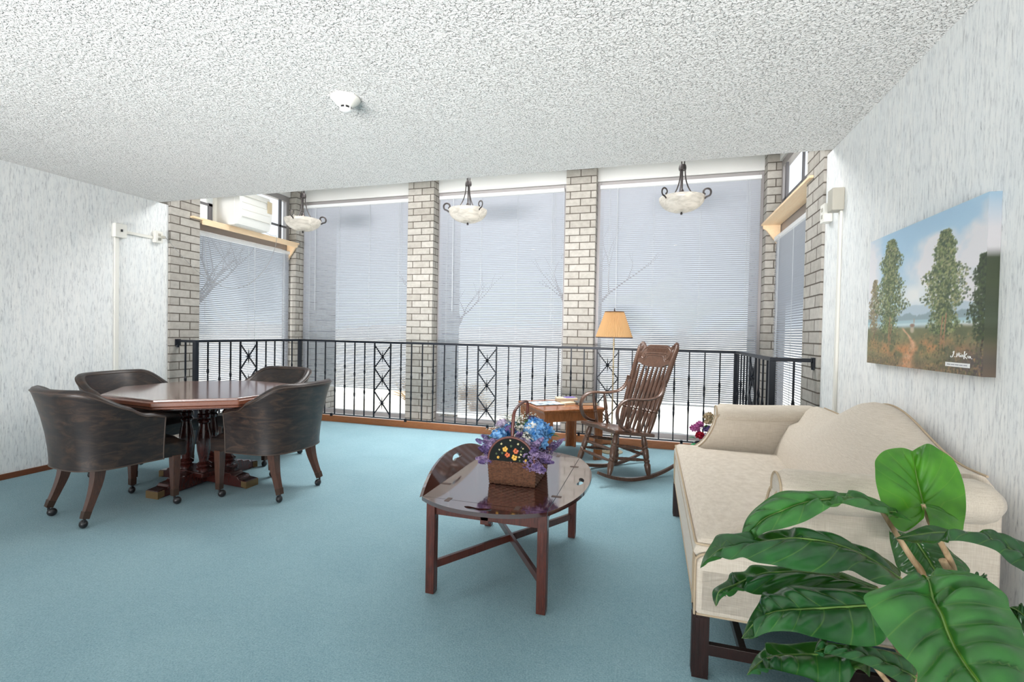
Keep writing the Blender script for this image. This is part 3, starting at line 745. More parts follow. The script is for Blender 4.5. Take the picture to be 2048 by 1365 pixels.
# ================================================================ COFFEE TABLE
def coffee_table():
    L = V(-.69, 2.40, 0)
    r = thing('butler_table', 'glossy mahogany butler coffee table with one raised side flap', 'coffee table', L)
    k = dict(loc=-L)
    x0, x1, y0, y1, zt = -.985, -.405, 1.95, 2.87, .450
    MB().bx(x0+.002, x1-.002, y0+.002, y1-.002, zt-.020, zt).build('tabletop', 'mahogany', r, **k)
    def flap(name, p0, p1, bulge, ang, mat='mahogany', th=.018, hole=True):
        p0, p1 = Vector(p0), Vector(p1); u = (p1-p0); W = u.length; u.normalize(); out = V(u.y, -u.x, 0)
        n = out*math.cos(ang)+V(0, 0, 1)*math.sin(ang); up = u.cross(n)
        if up.z < 0: up = -up
        if ang > .3: up = -out*math.sin(ang)+V(0, 0, 1)*math.cos(ang)
        def edge(s): return max(bulge*(1-abs(2*s-1)**2.3), .0)+.001
        hl = min(.062/W, .2); N = 48; S = sorted(set([i/N for i in range(N+1)]+[.5-hl, .5+hl]))
        m_ = MB()
        def P(s, t, w): return p0+u*(W*s)+n*t+up*w
        def strip(cols):   # cols: list of (s, ta, tb)
            rows = []
            for s, ta, tb in cols: rows.append([P(s, ta, 0), P(s, tb, 0), P(s, tb, -th), P(s, ta, -th)])
            m_.grid(rows, close_v=True, cap=True)
        def hole_t(s):
            q = (s-.5)/hl; w = .0145*math.sqrt(max(1-q**4, 0))*(1-.25*math.exp(-(q/.35)**2)); c_ = bulge*.60+.006*math.cos(q*2.4); return c_-w, c_+w
        if not hole: strip([(s, 0, edge(s)) for s in S])
        else:
            A = [s for s in S if s <= .5-hl+1e-9]; B = [s for s in S if .5-hl-1e-9 <= s <= .5+hl+1e-9]; Cc = [s for s in S if s >= .5+hl-1e-9]
            strip([(s, 0, edge(s)) for s in A]); strip([(s, 0, edge(s)) for s in Cc])
            strip([(s, 0, hole_t(s)[0]) for s in B]); strip([(s, hole_t(s)[1], edge(s)) for s in B])
        bmesh.ops.remove_doubles(m_.bm, verts=m_.bm.verts, dist=1e-5)
        return m_.build(name, mat, r, smooth=35, **k)
    g = .0008
    near = flap('drop_leaf', (x0, y0-g, zt), (x1, y0-g, zt), .098, 0)
    right = flap('drop_leaf', (x1+g, y0, zt), (x1+g, y1, zt), .118, 0)
    far = flap('drop_leaf', (x1, y1+g, zt), (x0, y1+g, zt), .098, 0)
    left = flap('drop_leaf', (x0+.004, y1, zt+.0005), (x0+.004, y0, zt+.0005), .118, math.radians(66)); left['label'] = 'side leaf folded up'
    def hinge(c, along):
        d = (.046, .022, .0010) if not along else (.022, .046, .0010)
        MB().box((c[0], c[1], zt+.0005), d).build('hinge', 'dullbrass', r, **k)
    for x in (x0+.13, x1-.13): hinge((x, y0-g/2), True); hinge((x, y1+g/2), True)
    for y in (y0+.20, y1-.20): hinge((x1+g/2, y), False)
    for y in (y0+.20, y1-.20): hinge((x0+.03, y), False)
    ap = MB(); ap.bx(x0+.03, x1-.03, y0+.030, y0+.048, .362, .4295); ap.bx(x0+.03, x1-.03, y1-.078, y1-.06, .362, .4295); ap.bx(x0+.024, x0+.042, y0+.03, y1-.06, .362, .4295); ap.bx(x1-.042, x1-.024, y0+.03, y1-.06, .362, .4295); ap.bx((x0+x1)/2-.02, (x0+x1)/2+.02, y0+.03, y1-.06, .345, .40)
    ap.build('apron', 'mahogany_leg', r, bevel=.003, **k)
    lx = (x0+.036, x1-.024); ly = (y0+.036, y1-.080)
    for x in lx:
        for y in ly:
            l_ = MB(); l_.bx(x-.021, x+.021, y-.021, y+.021, 0, .4295)
            for q in (-.010, .010): l_.bx(x+q-.004, x+q+.004, y-.0225, y+.0225, .02, .36); l_.bx(x-.0225, x+.0225, y+q-.004, y+q+.004, .02, .36)
            l_.build('leg', 'mahogany_leg', r, bevel=.003, **k)
    for i, (a, b) in enumerate((((lx[0], ly[0]), (lx[1], ly[1])), ((lx[1], ly[0]), (lx[0], ly[1])))):
        MB().bar((a[0], a[1], .125+i*.002), (b[0], b[1], .125+i*.002), .018, .036).build('stretcher', 'mahogany_leg', r, bevel=.002, **k)
coffee_table()

# ================================================================ FLOWERS
def blossom(m_, c, d, R, rnd, petals=5, cup=.35):
    "one open flower: petals around axis d"
    d = Vector(d).normalized(); a = d.orthogonal().normalized(); b = d.cross(a)
    ph = rnd.uniform(0, 2*PI)
    for k in range(petals):
        t = ph+2*PI*k/petals; o = a*math.cos(t)+b*math.sin(t); s = d.cross(o)
        q = Vector(c); pts = [q, q+o*R*.55+s*R*.42+d*R*cup*.5, q+o*R+s*R*.16+d*R*cup, q+o*R-s*R*.16+d*R*cup, q+o*R*.55-s*R*.42+d*R*cup*.5]
        m_.face([m_._v(p) for p in pts])
def hydrangea(name, mat, c, R, n, fl, seed, parent, squash=.8, cup=.35, loc=None):
    rnd = random.Random(seed); m_ = MB(); c = Vector(c)
    for i in range(n):
        z = 1-1.35*(i+.5)/n; a = i*2.399963; q = math.sqrt(max(1-z*z, 0)); d = V(q*math.cos(a), q*math.sin(a), z)
        blossom(m_, c+V(d.x*R, d.y*R, d.z*R*squash)*rnd.uniform(.82, 1.08), d+V(rnd.uniform(-.3, .3), rnd.uniform(-.3, .3), 0), fl*rnd.uniform(.8, 1.2), rnd, 5, cup)
    return m_.build(name, mat, parent, smooth=180, recalc=False, loc=loc)
def lilac(name, mat, p0, p1, R, n, seed, parent, loc=None, fl=.0075):
    rnd = random.Random(seed); m_ = MB(); p0, p1 = Vector(p0), Vector(p1); d = (p1-p0).normalized(); a = d.orthogonal().normalized(); b = d.cross(a)
    for i in range(n):
        t = rnd.uniform(0, 1)**.9; rr = R*math.sqrt(rnd.uniform(.15, 1))*(1-t**1.6*.92)*min(1, .45+t*3); an = rnd.uniform(0, 2*PI); o = a*math.cos(an)+b*math.sin(an)
        blossom(m_, p0.lerp(p1, t)+o*rr, o+d*.6, fl*rnd.uniform(.7, 1.25), rnd, 4, .5)
    return m_.build(name, mat, parent, smooth=180, recalc=False, loc=loc)
def spray(name, mat, p0, R, n, seed, parent, loc=None, h=1.0, fl=.005):
    rnd = random.Random(seed); m_ = MB(); st = MB(); p0 = Vector(p0)
    for i in range(n):
        d = V(rnd.gauss(0, .6), rnd.gauss(0, .6), rnd.uniform(.5, 1)*h).normalized()*R*rnd.uniform(.6, 1.1)
        st.tube([p0, p0+d], .0006, 3, cap=False); blossom(m_, p0+d, d, fl*rnd.uniform(.7, 1.3), rnd, 5, .3)
    o = m_.build(name, mat, parent, smooth=180, recalc=False, loc=loc); st.build('stalks', 'stem', o, recalc=False); return o
def leaves(name, mat, specs, parent, loc=None):
    for p, d, L, W in specs:
        m_ = MB(); p, d = Vector(p), Vector(d).normalized(); s = d.cross(V(0, 0, 1)); s = (s if s.length > .05 else V(1, 0, 0)).normalized(); up = s.cross(d)
        rows = []
        for i in range(9):
            t = i/8; w = W*math.sin(PI*min(t*1.02, 1))**.8*(1-.3*t); c_ = p+d*L*t+up*(.12*L*math.sin(PI*t)-.1*L*t*t)
            rows.append([c_-s*w+up*w*.3, c_, c_+s*w+up*w*.3])
        m_.grid(rows); m_.build(name, mat, parent, smooth=180, recalc=False, loc=loc)

def flower_basket():
    L = V(-.645, 2.372, .4512)
    r = thing('flower_basket', 'wicker basket of blue and purple artificial flowers on the coffee table', 'flower basket', L)
    # local coords, bottom 0; x half .115, y half .145
    hx, hy, H = .113, .142, .125
    m_ = MB(); nr = 17
    corner = []
    def ringpt(t, z):
        # rounded rectangle, t in 0..1
        k = 1+.07*z/H; per = [(-hx, -hy), (hx, -hy), (hx, hy), (-hx, hy)]
        segs = [2*hx, 2*hy, 2*hx, 2*hy]; tot = sum(segs); s = t*tot; i = 0
        while i < 3 and s > segs[i]: s -= segs[i]; i += 1
        a, b = per[i], per[(i+1) % 4]; f = s/segs[i]; return V((a[0]+(b[0]-a[0])*f)*k, (a[1]+(b[1]-a[1])*f)*k, z), (i, f)
    NS = 56
    for j in range(nr):
        z = .006+(H-.006)*j/(nr-1); pts = []
        for q in range(NS*2+1):
            t = q/(NS*2) % 1.0; p, (i, f) = ringpt(t, z); nrm = (V(0, -1, 0), V(1, 0, 0), V(0, 1, 0), V(-1, 0, 0))[i]
            pts.append(p+nrm*.0035*math.sin(PI*q/2+PI*j+PI/4))
        m_.tube(pts, .0042, 5, cap=False)
    for q in range(NS):
        p, (i, f) = ringpt((q+.5)/NS, 0); p2, _ = ringpt((q+.5)/NS, H); m_.cyl(p, p2, .0024, n=5)
    m_.bx(-hx+.004, hx-.004, -hy+.004, hy-.004, .001, .006)
    m_.build('wicker_body', 'wicker', r, smooth=60)
    rm = MB(); rm.tube([ringpt(q/64 % 1, H+.004)[0] for q in range(65)], .0065, 8, cap=False); rm.build('rim', 'panelrim', r, smooth=60)
    for sy, nm in ((-1, 'front'), (1, 'back')):
        y = sy*(hy*1.07+.004); W = hx*1.03
        arc = [(W*math.cos(PI*i/24), H-.004+.118*math.sin(PI*i/24)) for i in range(25)]
        pa = MB().prism(arc, y-.004, y+.004, lambda u, v, a: V(u, a, v)).build('painted_panel', 'panel', r)
        MB().tube([V(u, y, v) for u, v in arc], .0058, 8).build('panel_rim', 'panelrim', pa, smooth=60)
        yf = y+sy*.0045; rnd = random.Random(5+sy)
        for mt, lst in (('yellow', [(-.03, .055, .016), (.018, .018, .017), (-.10+.035, .012, .008), (.075, .008, .008)]), ('orange', [(-.018, .028, .015), (.024, .050, .016)]), ('cream', [(-.05, .080, .006), (-.005, .10, .005), (.035, .085, .006), (.05, .035, .006), (.042, .022, .006), (-.06, .05, .005), (.06, .065, .005)]), ('paintgreen', [(-.045, .035, .007), (.0, .072, .007), (.05, .05, .007), (-.075, .03, .006), (.045, .005, .006)])):
            d_ = MB()
            for u, v, s in lst:
                c_ = V(u, yf, H+v)
                for k in range(5):
                    a = 2*PI*k/5+rnd.uniform(0, 1); d_.ico(c_+V(math.cos(a)*s*.5, 0, math.sin(a)*s*.5), s*.48, 1, (1, 1, 1))
            for v_ in d_.bm.verts: v_.co.y = yf+(v_.co.y-yf)*.12
            d_.build('painted_pattern', mt, pa, smooth=180)
    hd = MB(); P = [(0, -hy-.012, H-.01), (.001, -hy-.008, .20), (.002, -hy-.002, .30), (.003, -hy+.012, .352), (.003, -hy+.055, .372), (.003, .0, .384), (.003, hy-.055, .384), (.003, hy-.012, .366), (.002, hy+.002, .30), (.001, hy+.010, .20), (0, hy+.012, H-.01)]
    hd.tube(cr(P, 60), .0085, 8, flat=(1.0, .75)); hd.build('handle', 'panelrim', r, smooth=60)
    f = MB(); f.bx(-hx+.01, hx-.01, -hy+.01, hy-.01, .07, H-.008); f.build('moss_filling', 'fleaf', r)
    # flowers
    for i, (c, R, n) in enumerate([((.075, .02, .255), .055, 46), ((.095, -.02, .195), .045, 36), ((.110, .06, .225), .045, 34), ((-.095, -.02, .205), .045, 34), ((-.03, .01, .20), .038, 26), ((-.055, .06, .225), .045, 30)]):
        hydrangea('blue_hydrangea', 'blue', c, R, n, .023, 20+i, r)
    hydrangea('white_blossom', 'white', (.068, .0, .262), .034, 9, .022, 31, r); hydrangea('pale_lilac_blossom', 'palelilac', (.045, -.115, .188), .032, 14, .027, 32, r); hydrangea('pale_lilac_blossom', 'palelilac', (-.115, .08, .245), .030, 12, .025, 33, r)
    hydrangea('violet_blossom', 'violet', (-.045, -.03, .250), .022, 14, .014, 34, r); hydrangea('violet_blossom', 'violet', (.05, .07, .28), .03, 18, .016, 35, r)
    rl = random.Random(3); Ls = []
    for (p, q, R, k) in [((-.07, -.08, .14), (-.19, -.13, .20), .040, 4), ((-.09, -.11, .12), (-.165, -.17, .10), .040, 4), ((-.07, -.10, .16), (-.13, -.13, .235), .036, 3), ((-.10, .02, .15), (-.20, .03, .21), .038, 2), ((.06, -.11, .14), (.150, -.165, .175), .044, 4), ((.07, -.12, .12), (.165, -.165, .10), .042, 4), ((.10, -.06, .13), (.20, -.08, .13), .040, 3), ((.0, -.09, .17), (.03, -.10, .27), .032, 2), ((.10, .06, .13), (.20, .07, .18), .038, 2), ((.08, -.10, .15), (.13, -.13, .225), .038, 2), ((-.12, -.05, .13), (-.2, -.07, .15), .036, 2)]:
        for i in range(k):
            j = lambda s_: V(rl.uniform(-s_, s_), rl.uniform(-s_, s_), rl.uniform(-s_, s_)); Ls.append((V(*p)+j(.012), V(*q)+j(.030), R*rl.uniform(.72, 1.0)))
    for i, (a, b, R) in enumerate(Ls): lilac('lilac_spray', 'lilac' if i % 3 else 'violet', a, a.lerp(b, .88), R, 170, 50+i, r, fl=.0056)
    for i, (c, R) in enumerate([((-.02, .02, .24), .085), ((-.05, .06, .25), .08), ((.02, .06, .25), .09), ((-.12, .0, .20), .07)]): spray('babys_breath', 'white', c, R, 46, 70+i, r)
    spray('white_sprig', 'white', (.035, -.07, .195), .055, 90, 80, r, fl=.007); spray('white_sprig', 'white', (.0, .03, .22), .06, 70, 81, r, fl=.007)
    leaves('leaf', 'fleaf', [((-.03, -.04, .20), (-.1, -.3, 1), .075, .016), ((.02, .02, .24), (.3, -.2, 1), .075, .016), ((-.10, -.06, .17), (-.8, -.4, .8), .08, .016), ((.12, .02, .20), (1, .1, .6), .085, .017), ((-.06, -.09, .18), (-.3, -.7, .7), .06, .015), ((.0, -.08, .19), (0, -.6, .9), .06, .014), ((.13, .06, .2), (1, -.2, .3), .075, .016)], r)
flower_basket()

# ================================================================ SOFA
def sofa():
    L = V(.62, 2.58, 0); k = dict(loc=-L)
    r = thing('camelback_sofa', 'cream linen camelback sofa with dark legs against the right wall', 'sofa', L)
    MB().bx(.165, 1.02, 1.772, 3.388, .222, .405).build('seat_base', 'linen', r, bevel=.022, seg=4, **k)
    # cushion (T shaped)
    def outline_y(x):
        t = sstep(x, .275, .34); return 1.785+.09*t, 3.375-.09*t
    nx, ny = 40, 60; top, bot = [], []
    for i in range(nx+1):
        row, rb = [], []
        u = i/nx; x = .158+(.80-.158)*(u + .0*u)
        for j in range(ny+1):
            v = j/ny; ya, yb = outline_y(x); vv = .5-.5*math.cos(PI*v); vv = .5*v+.5*vv; y = ya+(yb-ya)*vv
            e = min(x-.158, y-ya, yb-y, .80-x)
            rd = math.sqrt(max(1-(1-min(e/.04, 1))**2, 0)); crown = .026*min(e/.28, 1)**.6
            wr = .0012*math.sin(y*38+x*9)*math.sin(x*21)*min(e/.1, 1)
            row.append(V(x, y, .440+.036*rd+crown+wr)); rb.append(V(x, y, .440-.036*rd))
        top.append(row); bot.append(rb)
    c = MB(); c.grid(top); c.grid(bot); bmesh.ops.remove_doubles(c.bm, verts=c.bm.verts, dist=5e-4); cu = c.build('seat_cushion', 'linen', r, smooth=180, **k)
    w = MB()
    for zz, ins in ((.466, .007), (.414, .007)):
        P = [V(.80, 1.875+ins, zz), V(.36, 1.875+ins, zz), V(.325, 1.862+ins, zz), V(.29, 1.80, zz), V(.265, 1.785+ins, zz), V(.19, 1.785+ins, zz), V(.168, 1.79+ins, zz), V(.158+ins, 1.815, zz)]
        Q = [V(p.x, 5.16-p.y, p.z) for p in P][::-1]; mid = [V(.158+ins, y, zz) for y in np.linspace(1.9, 3.26, 12)]
        w.tube(cr(P+mid+Q, 160), .0042, 6)
    w.build('piping', 'welt', cu, smooth=80, **k)
    # arms
    for yc, sg in ((1.812, -1), (3.348, 1)):   # sg: outward direction
        pol = [(.166, .224), (.1655, .40), (.172, .425), (.19, .438), (.23, .446), (.275, .462), (.315, .49), (.350, .53), (.378, .58), (.398, .63), (.41, .675), (.43, .70), (1.02, .70), (1.02, .224)]
        th = .040
        a = MB(); a.prism(pol, yc-th, yc+th, lambda u, v, w_: V(u, w_, v)); ar = a.build('arm', 'linen', r, bevel=.013, seg=3, **k)
        ro = MB(); rows = []
        for i in range(22):
            t = i/21; x = .412+.600*t
            sc = math.sqrt(max(1-(1-min(t/.03, 1))**2, 0))*.25+.75 if t < .03 else 1
            if t > .9: sc = 1-.55*((t-.9)/.1)**2
            rise = .02*sstep(t, .2, 1.0)+.0; row = []
            for q in range(24):
                an = 2*PI*q/24; ry, rz = .078*sc, .066*sc
                oy = math.cos(an)*ry; oz = math.sin(an)*rz
                row.append(V(x, yc+sg*.030+oy, .695+rise+oz))
            rows.append(row)
        ro.grid(rows, close_v=True, cap=True); ro.build('rolled_top', 'linen', ar, smooth=50, **k)
        p = MB()
        for yy in (yc-th+.004, yc+th-.004): p.tube(cr([V(u-.002, yy, v) for u, v in pol[:12]], 50), .0042, 6)
        ring = []
        for q in range(25):
            an = 2*PI*q/24; ring.append(V(.411, yc+sg*.030+math.cos(an)*.064, .695+math.sin(an)*.052))
        p.tube(ring, .0042, 6, cap=False); p.build('piping', 'welt', ar, smooth=80, **k)
    # back
    rows = []; N = 48
    for i in range(N+1):
        y = 1.845+(3.315-1.845)*i/N; t = (y-2.48)/.56; hump = .5*(1+math.cos(PI*min(max(t, -1), 1)))
        zt = .785+.135*hump; e = min(y-1.845, 3.315-y); puff = .03*min(e/.3, 1)**.6
        th = .055
        sec = [(.735, .40), (.742-puff*.5, .47), (.775-puff, .56), (.825-puff, .66), (.875-puff*.8, zt-.10), (.915-puff*.3, zt-.035), (.945, zt-.006), (.975, zt), (1.01, zt-.008), (1.035, zt-.04), (1.05, zt-.12), (1.05, .50), (1.045, .26), (.80, .26)]
        rows.append([V(x, y, z) for x, z in sec])
    b = MB(); b.grid(rows, close_v=True, cap=True); bk = b.build('backrest', 'linen', r, smooth=45, **k)
    MB().tube([q[8]+V(.006, 0, .001) for q in rows], .0042, 6).build('piping', 'welt', bk, smooth=80, **k)
    w = MB(); w.tube([V(.17, 1.776, .226), V(1.015, 1.776, .226)], .0045, 6); w.tube([V(.168, 1.776, .226), V(.168, 3.384, .226)], .0045, 6); w.build('base_piping', 'welt', r, smooth=80, **k)
    for x, y in ((.187, 1.803), (.187, 3.357), (.985, 1.803), (.985, 3.357)):
        l_ = MB(); l_.bx(x-.027, x+.027, y-.027, y+.027, 0, .235)
        for q in (-.014, 0, .014): l_.bx(x+q-.004, x+q+.004, y-.029, y+.029, .01, .215); l_.bx(x-.029, x+.029, y+q-.004, y+q+.004, .01, .215)
        l_.build('leg', 'sofaleg', r, **k)
    for y in (1.803, 3.357): MB().bx(.21, .96, y-.011, y+.011, .075, .115).build('stretcher', 'sofaleg', r, bevel=.002, **k)
    MB().bx(.318, .342, 1.81, 3.35, .08, .112).build('stretcher', 'sofaleg', r, bevel=.002, **k)
sofa()

# ================================================================ ROCKING CHAIR
def rocking_chair():
    r = thing('rocking_chair', 'brown pressed-back wooden rocking chair with bentwood arms', 'rocking chair', (-.285, 4.16, 0), math.radians(222.5))
    # local: +x forward, +y to the sitter's left
    for sy in (-1, 1):
        y = .217*sy; m_ = MB(); P = []
        for i in range(25):
            x = .335-.855*i/24; z = 1.02-math.sqrt(1.02**2-(x+.10)**2); P.append(V(x, y+.0*sy, z+.014))
        m_.tube(P, [.016+.004*math.sin(PI*i/24) for i in range(25)], 4, up=(0, 0, 1)); m_.build('rocker_runner', 'rocker', r, bevel=.003)
    def sz(x): return .405+.16*(x+.03)      # seat top tilts back
    g = MB(); rows = []
    outl = []
    for i in range(41):
        a = 2*PI*i/40
    NX = 20
    top, bot = [], []
    for i in range(NX+1):
        u = i/NX; x = -.245+.44*u; hw = .215+.04*u-.02*max(0, (u-.85)/.15)**2
        rt, rb = [], []
        for j in range(21):
            v = -1+.1*j; y = hw*v; dish = -.012*(1-v**2)**2*math.sin(PI*min(u*1.05, 1))+.006*math.exp(-(v/.18)**2)*sstep(u, .6, 1)
            fr = .012*math.exp(-((abs(v)-.5)/.25)**2)*sstep(u, .8, 1)
            ed = .004*max(abs(v)-.9, 0)*10
            rt.append(V(x+fr, y, sz(x)+dish-ed)); rb.append(V(x+fr, y, sz(x)-.030+ed*.3))
        top.append(rt); bot.append(rb)
    g.grid(top); g.grid(bot)
    for a_, b_ in ((top[0], bot[0]), (top[-1], bot[-1])): g.grid([a_, b_])
    g.grid([[q[0] for q in top], [q[0] for q in bot]]); g.grid([[q[-1] for q in top], [q[-1] for q in bot]])
    bmesh.ops.remove_doubles(g.bm, verts=g.bm.verts, dist=1e-4); g.build('seat', 'rocker', r, smooth=40, bevel=.004)
    legp = [(0, .014), (.10, .017), (.22, .021), (.26, .016), (.28, .020), (.31, .020), (.33, .016), (.36, .021), (.55, .020), (.60, .015), (.62, .020), (.66, .020), (.68, .015), (.74, .022), (.88, .019), (1, .013)]
    tops = {}; legs = {}
    def rz_(x): return 1.02-math.sqrt(1.02**2-(x+.10)**2)+.026
    for sy in (-1, 1):
        for nm, xt, xb in (('f', .13, .225), ('b', -.155, -.185)):
            a = V(xt, .175*sy, sz(xt)-.028); b = V(xb, .217*sy, rz_(xb)); legs[nm, sy] = (a, b)
            MB().spindle(a, b, [(t_, q*1.25) for t_, q in legp], 14).build('leg', 'rocker', r, smooth=40)
    strp = [(0, .009), (.2, .012), (.3, .015), (.33, .011), (.36, .015), (.5, .013), (.64, .015), (.67, .011), (.7, .015), (.8, .012), (1, .009)]
    def st(a, b): MB().spindle(a, b, strp, 10).build('stretcher', 'rocker', r, smooth=40)
    lerp = lambda q, t: q[0].lerp(q[1], t)
    st(lerp(legs['f', -1], .42), lerp(legs['f', 1], .42)); st(lerp(legs['f', -1], .68), lerp(legs['f', 1], .68)); st(lerp(legs['b', -1], .5), lerp(legs['b', 1], .5))
    for sy in (-1, 1): st(lerp(legs['f', sy], .30), lerp(legs['b', sy], .34)); st(lerp(legs['f', sy], .60), lerp(legs['b', sy], .62))
    # back posts
    pp = [(0, .014), (.05, .019), (.12, .022), (.20, .023), (.22, .018), (.235, .024), (.25, .018), (.28, .023), (.38, .025), (.50, .024), (.53, .019), (.545, .025), (.56, .019), (.60, .024), (.80, .022), (.97, .018), (1, .010)]
    def post(t, y): return V(-.205-.225*t-.03*t*t, y, sz(-.2)+.735*t)
    for sy in (-1, 1):
        a, b = post(0, .185*sy), post(.97, .235*sy)
        MB().tube([post(t, (.185+.05*t)*sy) for t, q in pp[:-1]]+[post(.985, .234*sy)], [q for t, q in pp], 14).build('back_post', 'rocker', r, smooth=40)
    # spindles
    sp = [(0, .008), (.06, .010), (.20, .014), (.28, .016), (.30, .012), (.315, .017), (.33, .012), (.36, .016), (.52, .015), (.66, .017), (.86, .012), (1, .007)]
    for i in range(7):
        v = -1+i/3; a = post(.0, .150*v)+V(.015-.0*v*v, 0, -.005); b = post(.755, .165*v)+V(-.020*(1-v*v), 0, 0)
        MB().spindle(a, b, [(t_, q*1.15) for t_, q in sp], 12).build('back_spindle', 'rocker', r, smooth=40)
    # crest rail: curved board
    n = 44; rows = []
    def crest(u, z): # u -1..1
        t = (z-sz(-.2))/.735; p = post(t, .245*u); p.x += -.022*(1-u*u); return p
    def ztop(u): a = abs(u); return 1.112+.030*math.exp(-((a-.86)/.10)**2)-.018*math.exp(-((a-.60)/.10)**2)-.02*sstep(a, .9, 1)
    def zbot(u): a = abs(u); return .952-.032*(1-sstep(a, .35, .85))+.006*sstep(a, .85, 1)
    for i in range(n+1):
        u = -1+2*i/n; zt, zb = ztop(u), zbot(u); row = []
        N_ = V(1, 0, .30).normalized()
        for w_, f in ((.011, (0, .5, 1)), (-.011, (1, .5, 0))):
            for q in f: row.append(crest(u, zb+(zt-zb)*q)+N_*w_)
        rows.append(row)
    c = MB(); c.grid(rows, close_v=True, cap=True); cr_ = c.build('crest_rail', 'rocker', r, smooth=40)
    k = MB(); N_ = V(1, 0, .30).normalized()
    def on(u, z): return crest(u, z)+N_*.0115
    for sg in (-1, 1):
        for rad, off in ((.030, 0), (.022, .0), (.013, 0)): k.tube([on(sg*.86+math.cos(a)*rad/.245, 1.085+math.sin(a)*rad*1.1) for a in np.linspace(0, 2*PI, 24)], .0028, 5, cap=False)
        k.tube(cr([on(sg*.05, 1.098), on(sg*.35, 1.096), on(sg*.60, 1.080), on(sg*.72, 1.045), on(sg*.70, 1.005), on(sg*.58, .985), on(sg*.50, 1.005), on(sg*.54, 1.03), on(sg*.60, 1.025)], 40), .0035, 5)
        k.tube(cr([on(0, 1.018), on(sg*.25, 1.018), on(sg*.40, 1.01), on(sg*.46, .99), on(sg*.55, .968)], 24), .0028, 5)
        for i in range(7): k.tube([on(sg*(.74+.035*i), 1.045-.006*i), on(sg*(.72+.03*i), .985-.002*i)], .002, 4)
    for i in range(19):
        u = -.50+i*1.0/18; k.tube([on(u+math.cos(a)*.022, 1.066+math.sin(a)*.016) for a in np.linspace(0, 2*PI, 9)], .0022, 4, cap=False); k.ico(on(u, 1.036), .0055, 1)
    k.build('carving', 'rocker', cr_, smooth=60)
    for sy in (-1, 1):
        y = .248*sy
        P = [(-.318, .825, .222), (-.312, .775, .232), (-.285, .725, .240), (-.235, .690, .246), (-.16, .674, .250), (-.06, .672, .252), (.04, .680, .252), (.115, .672, .252), (.165, .635, .252), (.186, .580, .252), (.178, .520, .252), (.145, .468, .250), (.095, .438, .246), (.045, .425, .240)]
        a = MB(); pts = cr([V(x, yy*sy, z) for x, z, yy in P], 60)
        a.tube(pts, .0175, 8, flat=(.6, 1.3), up=(1, 0, 0)); a.build('arm', 'rocker', r, smooth=60)
        for x0, x1 in ((-.06, -.075), (.06, .045)):
            MB().spindle(V(x1, .205*sy, sz(x1)-.005), V(x0, .246*sy, .668), [(0, .010), (.12, .014), (.3, .016), (.36, .011), (.39, .016), (.43, .011), (.5, .017), (.75, .014), (1, .009)], 12).build('arm_spindle', 'rocker', r, smooth=40)
rocking_chair()
# ================================================================ END TABLE, LAMP, BOOKS
def end_table():
    r = thing('end_table', 'square honey oak end table behind the rocking chair', 'side table', (-.86, 4.665, 0), math.atan2(.80, -.60)+PI/2*0)
    h = .325
    t = MB(); t.bx(-h, h, -h, h, .475, .500); t.build('tabletop', 'endtable', r, bevel=.008, seg=3)
    MB().bx(-h+.012, h-.012, -h+.012, h-.012, .462, .476).build('edge_moulding', 'endtable', r, bevel=.004)
    a = MB()
    for s in (-1, 1): a.bx(-h+.03, h-.03, s*(h-.03)-.009, s*(h-.03)+.009, .385, .463); a.bx(s*(h-.03)-.009, s*(h-.03)+.009, -h+.03, h-.03, .385, .463)
    a.build('apron', 'endtable', r, bevel=.003)
    for sx in (-1, 1):
        for sy in (-1, 1):
            l_ = MB(); c = h-.02
            l_.prism([(c, c), (c-.085, c), (c-.085, c-.026), (c-.026, c-.026), (c-.026, c-.085), (c, c-.085)], 0, .463, lambda u, v, w: V(u*sx, v*sy, w))
            l_.build('leg', 'endtable', r, bevel=.003)
end_table()
def on_table(name, lab, cat, x, y, z, w, d, h, rz, cover, pages, group=None):
    r = thing(name, lab, cat, (x, y, z), rz, group); t = .0035
    c = MB(); c.bx(-w/2, w/2, -d/2, d/2, 0, t); c.bx(-w/2, w/2, -d/2, d/2, h-t, h); c.bx(-w/2-t, -w/2, -d/2, d/2, 0, h); c.build('cover', cover, r, bevel=.001)
    MB().bx(-w/2, w/2-.004, -d/2+.004, d/2-.004, t, h-t).build('pages', pages, r)
    return r
zt = .5005
m_ = thing('magazine', 'large glossy magazine with reflective cover on the end table', 'magazine', (-1.00, 4.63, zt), math.radians(37))
MB().bx(-.15, .15, -.115, .115, 0, .006).build('pages', 'darkbook', m_); MB().bx(-.151, .151, -.116, .116, .006, .0075).build('cover', 'magazine', m_)
on_table('book', 'thick tan paperback under a purple booklet on the end table', 'book', -.84, 4.90, zt, .21, .14, .036, math.radians(20), 'tanbook', 'pages', 'books on the end table')
b_ = thing('booklet', 'thin purple booklet lying on the thick tan paperback', 'booklet', (-.81, 4.91, zt+.0365), math.radians(35)); MB().bx(-.055, .055, -.04, .04, 0, .006).build('cover', 'purplebook', b_)
on_table('book', 'dark hardcover at the lamp end of the end table', 'book', -.62, 4.76, zt, .20, .15, .026, math.radians(25), 'darkbook', 'pages', 'books on the end table')
on_table('book', 'small tan book between the magazine and the dark hardcover', 'book', -.79, 4.70, zt, .13, .09, .018, math.radians(50), 'tanbook', 'pages', 'books on the end table')
